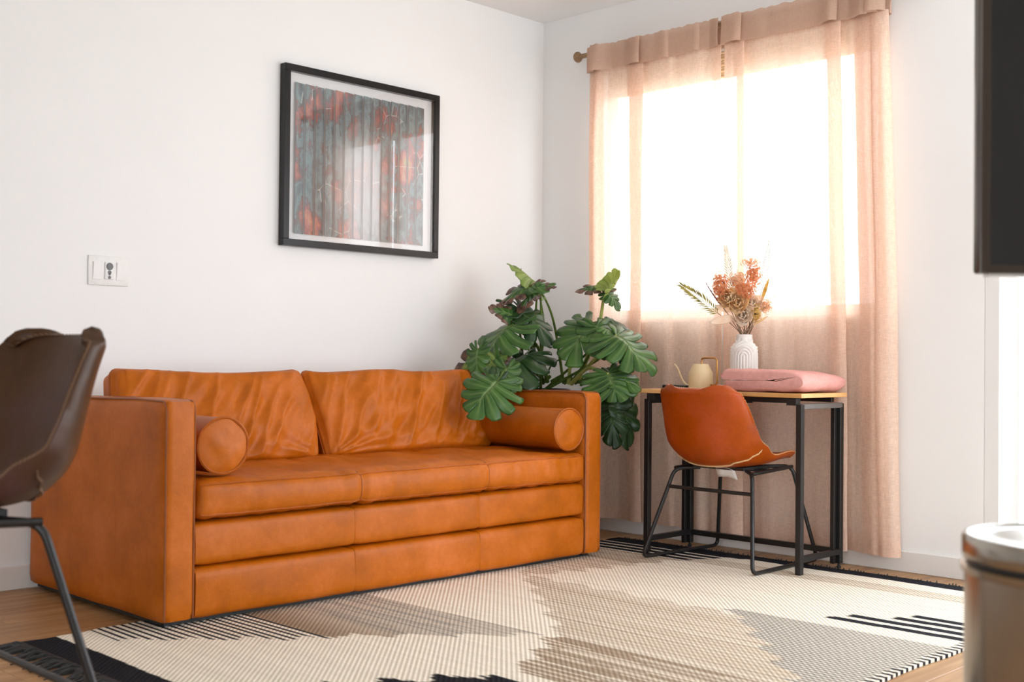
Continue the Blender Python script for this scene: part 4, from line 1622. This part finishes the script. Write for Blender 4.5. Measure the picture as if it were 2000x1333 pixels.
for i in range(ns):
    a = ax0+(ax1-ax0)*i/ns
    b = ax0+(ax1-ax0)*(i+1)/ns
    # each strip is a shallow pleat: its left edge stands off the board, its right edge lies on it
    t = 0.0012
    h = 0.013
    v = [(a, -0.013-h, az0), (b-0.001, -0.0135, az0), (b-0.001, -0.0135+t, az0), (a, -0.013-h+t, az0)]
    v += [(p[0], p[1], az1) for p in v]
    f = [(0, 1, 5, 4), (1, 2, 6, 5), (2, 3, 7, 6), (3, 0, 4, 7), (3, 2, 1, 0), (4, 5, 6, 7)]
    fpart('print_strip', (v, f), art)
fpart('picture_glass', box(fx0+bw-0.002, fx1-bw+0.002, -0.0345, -0.0330, fz0+bw-0.002, fz1-bw+0.002), 'picglass')

# ------------------------------------------------------------------ switch plate
sw = thing('wall_switch', (-2.496, 0, 1.206), 'white triple wall switch plate with a small grey-buttoned remote in the middle', 'switch')
WO = (-2.496, 0, 1.206)


def wpart(name, vf, mat, parent=None, **kw):
    return obj(name, vf, mat, parent or sw, off=WO, **kw)


wpart('switch_plate', box(-2.580, -2.412, -0.007, 0, 1.148, 1.264, 0.003, 2), 'plate')
for xx in (-2.545, -2.447):
    wpart('rocker_bezel', box(xx-0.0185, xx+0.0185, -0.0085, -0.006, 1.206-0.036, 1.206+0.036, 0.001, 1), 'plate')
    v, f = box(xx-0.0165, xx+0.0165, -0.0125, -0.007, 1.206-0.033, 1.206+0.033, 0.001, 1)
    v = [(p[0], p[1]+(0.004 if p[2] < 1.206 else -0.001)*(1 if p[1] < -0.009 else 0), p[2]) for p in v]
    wpart('rocker', (v, f), 'plate')
rm = wpart('remote_control', box(-2.514, -2.478, -0.014, -0.006, 1.206-0.034, 1.206+0.034, 0.003, 2), 'paper')
for (zz, r_, sx__) in ((1.206+0.017, 0.0145, 1), (1.206-0.006, 0.0075, 1), (1.206-0.013, 0.005, 1), (1.206-0.026, 0.006, 1)):
    v, f = lathe([(0, 0), (r_, 0), (r_, 0.0016), (r_*0.85, 0.0024), (0, 0.0024)], 20)
    wpart('remote_button', ([(-2.496+p[0], -0.0138-p[2], zz+p[1]) for p in v], [q[::-1] for q in f]), 'dial', rm)
for xx in (-2.545, -2.496, -2.447):
    for zz in (1.158, 1.254):
        v, f = lathe([(0, 0), (0.003, 0), (0.0025, 0.001), (0, 0.0012)], 10)
        wpart('screw', ([(xx+p[0], -0.0068-p[2], zz+p[1]) for p in v], [q[::-1] for q in f]), 'plate')

# ------------------------------------------------------------------ curtain rod, curtains, blind
RODX, RODZ = -0.080, 2.448
rod = thing('curtain_rod', (RODX, -1.2, RODZ), 'wooden curtain rod with a round finial above the window', 'curtain rod')
CO = (RODX, -1.2, RODZ)
obj('rod_pole', tube([(RODX, -0.345, RODZ), (RODX, -2.13, RODZ)], 0.0125, 14), 'rodwood', rod, off=CO)
for yy, s in ((-0.345, 1), (-2.13, -1)):
    prof = [(0.0, 0.0), (0.014, 0.0), (0.016, 0.006), (0.020, 0.010), (0.027, 0.020), (0.028, 0.028), (0.023, 0.038), (0.012, 0.045), (0.0, 0.046)]
    v, f = lathe(prof, 24)
    obj('finial', ([(RODX+p[0], yy+s*p[2], RODZ+p[1]) for p in v], f if s < 0 else [q[::-1] for q in f]), 'rodwood', rod, off=CO)
for yy in (-0.372, -1.226, -2.10):
    obj('rod_bracket', join(tube([(0, yy, RODZ), (RODX, yy, RODZ)], 0.006, 8), box(-0.006, 0, yy-0.02, yy+0.02, RODZ-0.03, RODZ+0.03)), 'rodwood', rod, off=CO)


def curtain(label, path, ytop_scale, bottom, flare_c, flare, zbot):
    """path: (y, x-offset) points along the cloth seen from above"""
    base = catmull([(0, p[0], p[1]) for p in path], 10)
    n = len(base)
    root = thing('sheer_curtain', (RODX, (path[0][0]+path[-1][0])/2, zbot), label, 'curtain', 'sheer curtains')
    o = (RODX, (path[0][0]+path[-1][0])/2, zbot)
    ztop, zh = RODZ+0.028, RODZ-0.105

    def pos(i, z, off=0.0):
        b = base[i]
        t = (ztop-z)/(ztop-zbot)
        ev = sstep(0.0, 0.25, t)
        amp = 0.45+0.47*ev+0.05*t
        y_ = b.y+(b.y-flare_c)*flare*t+0.006*math.sin(z*3+b.y*9)*t
        x_ = RODX+0.022*t+(b.z)*amp+0.010*nz3(b.y*9, z*1.1, 3)*ev+0.006*nz3(b.y*25, z*2.0, 7)
        return Vector((x_+off, y_, z))

    def pocket(side, nz_=8):
        V, F = [], []
        for j in range(nz_+1):
            for i in range(n):
                b = base[i]
                z = zh+(ztop-zh)*j/nz_
                z += 0.007*nz3(b.y*20, side, i*0.25)*(j/nz_)+0.010*nz3(b.y*7, 2, 5)*(1-j/nz_)
                bulge = max(0, side*b.z)*(1.25-0.5*j/nz_)+0.005*(1+nz3(b.y*14, z*6, side))
                V.append((RODX+side*(0.016+bulge), b.y, z))
        for j in range(nz_):
            for i in range(n-1):
                F.append((j*n+i, j*n+i+1, (j+1)*n+i+1, (j+1)*n+i))
        return V, F

    def sheet(z0, z1, nz_, off=0.0, ragged=0.0):
        V, F = [], []
        for j in range(nz_+1):
            z = z0+(z1-z0)*j/nz_
            for i in range(n):
                zz = z
                if ragged and j == nz_:
                    zz += ragged*nz3(base[i].y*22, 0, i*0.3)
                V.append(tuple(pos(i, zz, off)))
        for j in range(nz_):
            for i in range(n-1):
                F.append((j*n+i, j*n+i+1, (j+1)*n+i+1, (j+1)*n+i))
        return V, F
    hz_ = zbot+0.075
    body = obj('curtain_cloth', sheet(zh+0.012, hz_, 44), 'sheer', root, off=o, angle=180)
    obj('hem', sheet(hz_, zbot, 3), 'sheer', root, off=o, angle=180)
    obj('hem_fold', sheet(hz_, zbot, 3, 0.002), 'sheer', root, off=o, angle=180)
    # rod pocket: cloth in front of and behind the pole
    obj('rod_pocket', pocket(-1), 'header', root, off=o, angle=180)
    obj('rod_pocket_back', pocket(1), 'header', root, off=o, angle=180)
    return root


curtain('dusty pink sheer curtain covering the left half of the window', [
    (-0.400, 0.036), (-0.450, 0.030), (-0.492, 0.016), (-0.455, 0.006), (-0.405, -0.004), (-0.440, -0.016), (-0.480, -0.030), (-0.450, -0.042), (-0.500, -0.046), (-0.540, -0.010), (-0.600, 0.006), (-0.660, -0.004),
    (-0.725, -0.026), (-0.752, -0.012), (-0.700, 0.004), (-0.652, 0.016), (-0.672, 0.030), (-0.740, 0.026), (-0.820, 0.004), (-0.905, -0.010), (-0.935, 0.014), (-1.000, 0.004), (-1.080, -0.012), (-1.120, 0.012), (-1.160, 0.000), (-1.215, -0.014), (-1.200, 0.004), (-1.165, 0.010)],
    1.0, 0, -0.80, 0.02, 0.072)
curtain('dusty pink sheer curtain covering the right half of the window', [
    (-1.275, 0.012), (-1.250, 0.002), (-1.236, -0.014), (-1.262, -0.024), (-1.320, -0.030), (-1.345, -0.014), (-1.310, 0.006), (-1.290, 0.022), (-1.340, 0.024), (-1.440, 0.000), (-1.540, 0.010), (-1.640, 0.004), (-1.730, -0.004),
    (-1.800, -0.030), (-1.832, -0.012), (-1.785, 0.006), (-1.752, 0.020), (-1.780, 0.034), (-1.840, 0.022), (-1.880, -0.002), (-1.950, -0.032), (-1.975, -0.018), (-1.930, -0.004), (-1.885, 0.010), (-1.915, 0.022), (-1.985, 0.012), (-2.015, -0.014), (-1.975, -0.032), (-2.000, -0.042), (-2.040, -0.020), (-2.045, 0.016), (-2.015, 0.030)],
    1.0, 0, -1.30, 0.085, 0.066)

bd_ = thing('woven_blind', (0.03, ym, 2.22), 'woven tan blind rolled up at the top of the window behind the curtains', 'blind')
BO = (0.03, ym, 2.22)
obj('head_rail', box(0.012, 0.055, wy0+0.012, wy1-0.012, 2.355, 2.395), 'vinyl', bd_, off=BO, smooth=False)
for i in range(9):
    z = 2.225+0.0145*i
    obj('slat', box(0.022+0.004*(i % 2), 0.040+0.004*(i % 2), wy0+0.015, wy1-0.015, z, z+0.0125, 0.003, 1), 'blind', bd_, off=BO, smooth=False)

# ------------------------------------------------------------------ television on a swivel arm (right edge)
TD = 2.2
tl = at(1917, 533, TD)
hdir = Vector((R0.x, R0.y, 0)).normalized()
fdir = Vector((FW.x, FW.y, 0)).normalized()
TW, TH_ = 1.10, 0.64
tc = tl+hdir*(TW/2)
tv = thing('television', (tc.x, tc.y, tl.z), 'flat black television on a swivel wall arm at the right edge', 'television')
tv.rotation_euler = (0, 0, math.atan2(hdir.y, hdir.x))
# local axes: x along the screen, y away from the viewer
obj('tv_housing', box(-TW/2, TW/2, 0.004, 0.045, 0.0, TH_, 0.006, 2), 'tvbezel', tv)
obj('tv_bezel', join(box(-TW/2, -TW/2+0.016, 0.0, 0.012, 0, TH_), box(TW/2-0.016, TW/2, 0.0, 0.012, 0, TH_), box(-TW/2+0.016, TW/2-0.016, 0.0, 0.012, TH_-0.012, TH_), box(-TW/2+0.016, TW/2-0.016, 0.0, 0.012, 0.0, 0.014)), 'tvbezel', tv, smooth=False)
obj('screen', box(-TW/2+0.012, TW/2-0.012, 0.0015, 0.008, 0.010, TH_-0.010), 'tvglass', tv, smooth=False)
obj('lower_trim', box(-TW/2+0.02, TW/2-0.02, 0.014, 0.044, -0.006, 0.001), 'silver', tv, smooth=False)
mw = tv.rotation_euler.to_matrix().to_4x4()
mw.translation = tv.location
wallp = mw.inverted() @ Vector((tc.x+0.10, -4.72, tl.z+TH_/2))
back = Vector((0, 0.055, TH_/2))
elb = (wallp+back)/2+Vector((0.14, 0.06, 0))
obj('mount_plate', box(-0.2, 0.2, 0.044, 0.060, TH_/2-0.15, TH_/2+0.15, 0.003, 1), 'black', tv, smooth=False)
obj('swivel_arm', join(tube([back, elb], 0.018, 10), tube([elb, wallp], 0.018, 10)), 'black', tv)
wr = (mw.inverted().to_3x3() @ Vector((1, 0, 0))).normalized()
wn = (mw.inverted().to_3x3() @ Vector((0, 1, 0))).normalized()
mm = Matrix((wr, wn, Vector((0, 0, 1)))).transposed().to_4x4()
mm.translation = wallp
obj('wall_plate', xf(box(-0.06, 0.06, 0.0, 0.012, -0.11, 0.11, 0.002, 1), mm), 'black', tv, smooth=False)

# ------------------------------------------------------------------ trash can
TC = at(2112, 1052, 1.62)
tr = thing('trash_can', (TC.x, TC.y, 0), 'round brushed-steel pedal bin in the right foreground', 'trash can')
r_ = 0.152
zt_ = TC.z
obj('bin_body', lathe([(0, 0.012), (r_-0.004, 0.012), (r_-0.003, 0.02), (r_-0.003, zt_-0.052), (r_+0.001, zt_-0.050), (r_+0.002, zt_-0.040), (r_-0.004, zt_-0.038), (0, zt_-0.038)], 64), 'steel', tr)
obj('base_ring', lathe([(0, 0), (r_, 0), (r_+0.002, 0.004), (r_+0.002, 0.022), (r_-0.002, 0.024), (0, 0.024)], 64), 'blackplastic', tr)
obj('collar', lathe([(0, zt_-0.0379), (r_-0.006, zt_-0.0379), (r_-0.006, zt_-0.031), (0, zt_-0.031)], 64), 'blackplastic', tr)
obj('lid', lathe([(0, zt_-0.031), (r_-0.001, zt_-0.031), (r_, zt_-0.028), (r_, zt_-0.004), (r_-0.004, zt_+0.001), (r_-0.010, zt_+0.001), (r_-0.016, zt_-0.003), (r_-0.05, zt_-0.001), (r_-0.10, zt_+0.004), (0, zt_+0.006)], 64), 'steel', tr)
obj('pedal', box(-r_-0.06, -r_+0.01, -0.04, 0.04, 0.004, 0.014, 0.003, 1), 'blackplastic', tr)
obj('hinge', box(r_-0.01, r_+0.018, -0.045, 0.045, zt_-0.06, zt_-0.008, 0.004, 1), 'blackplastic', tr)
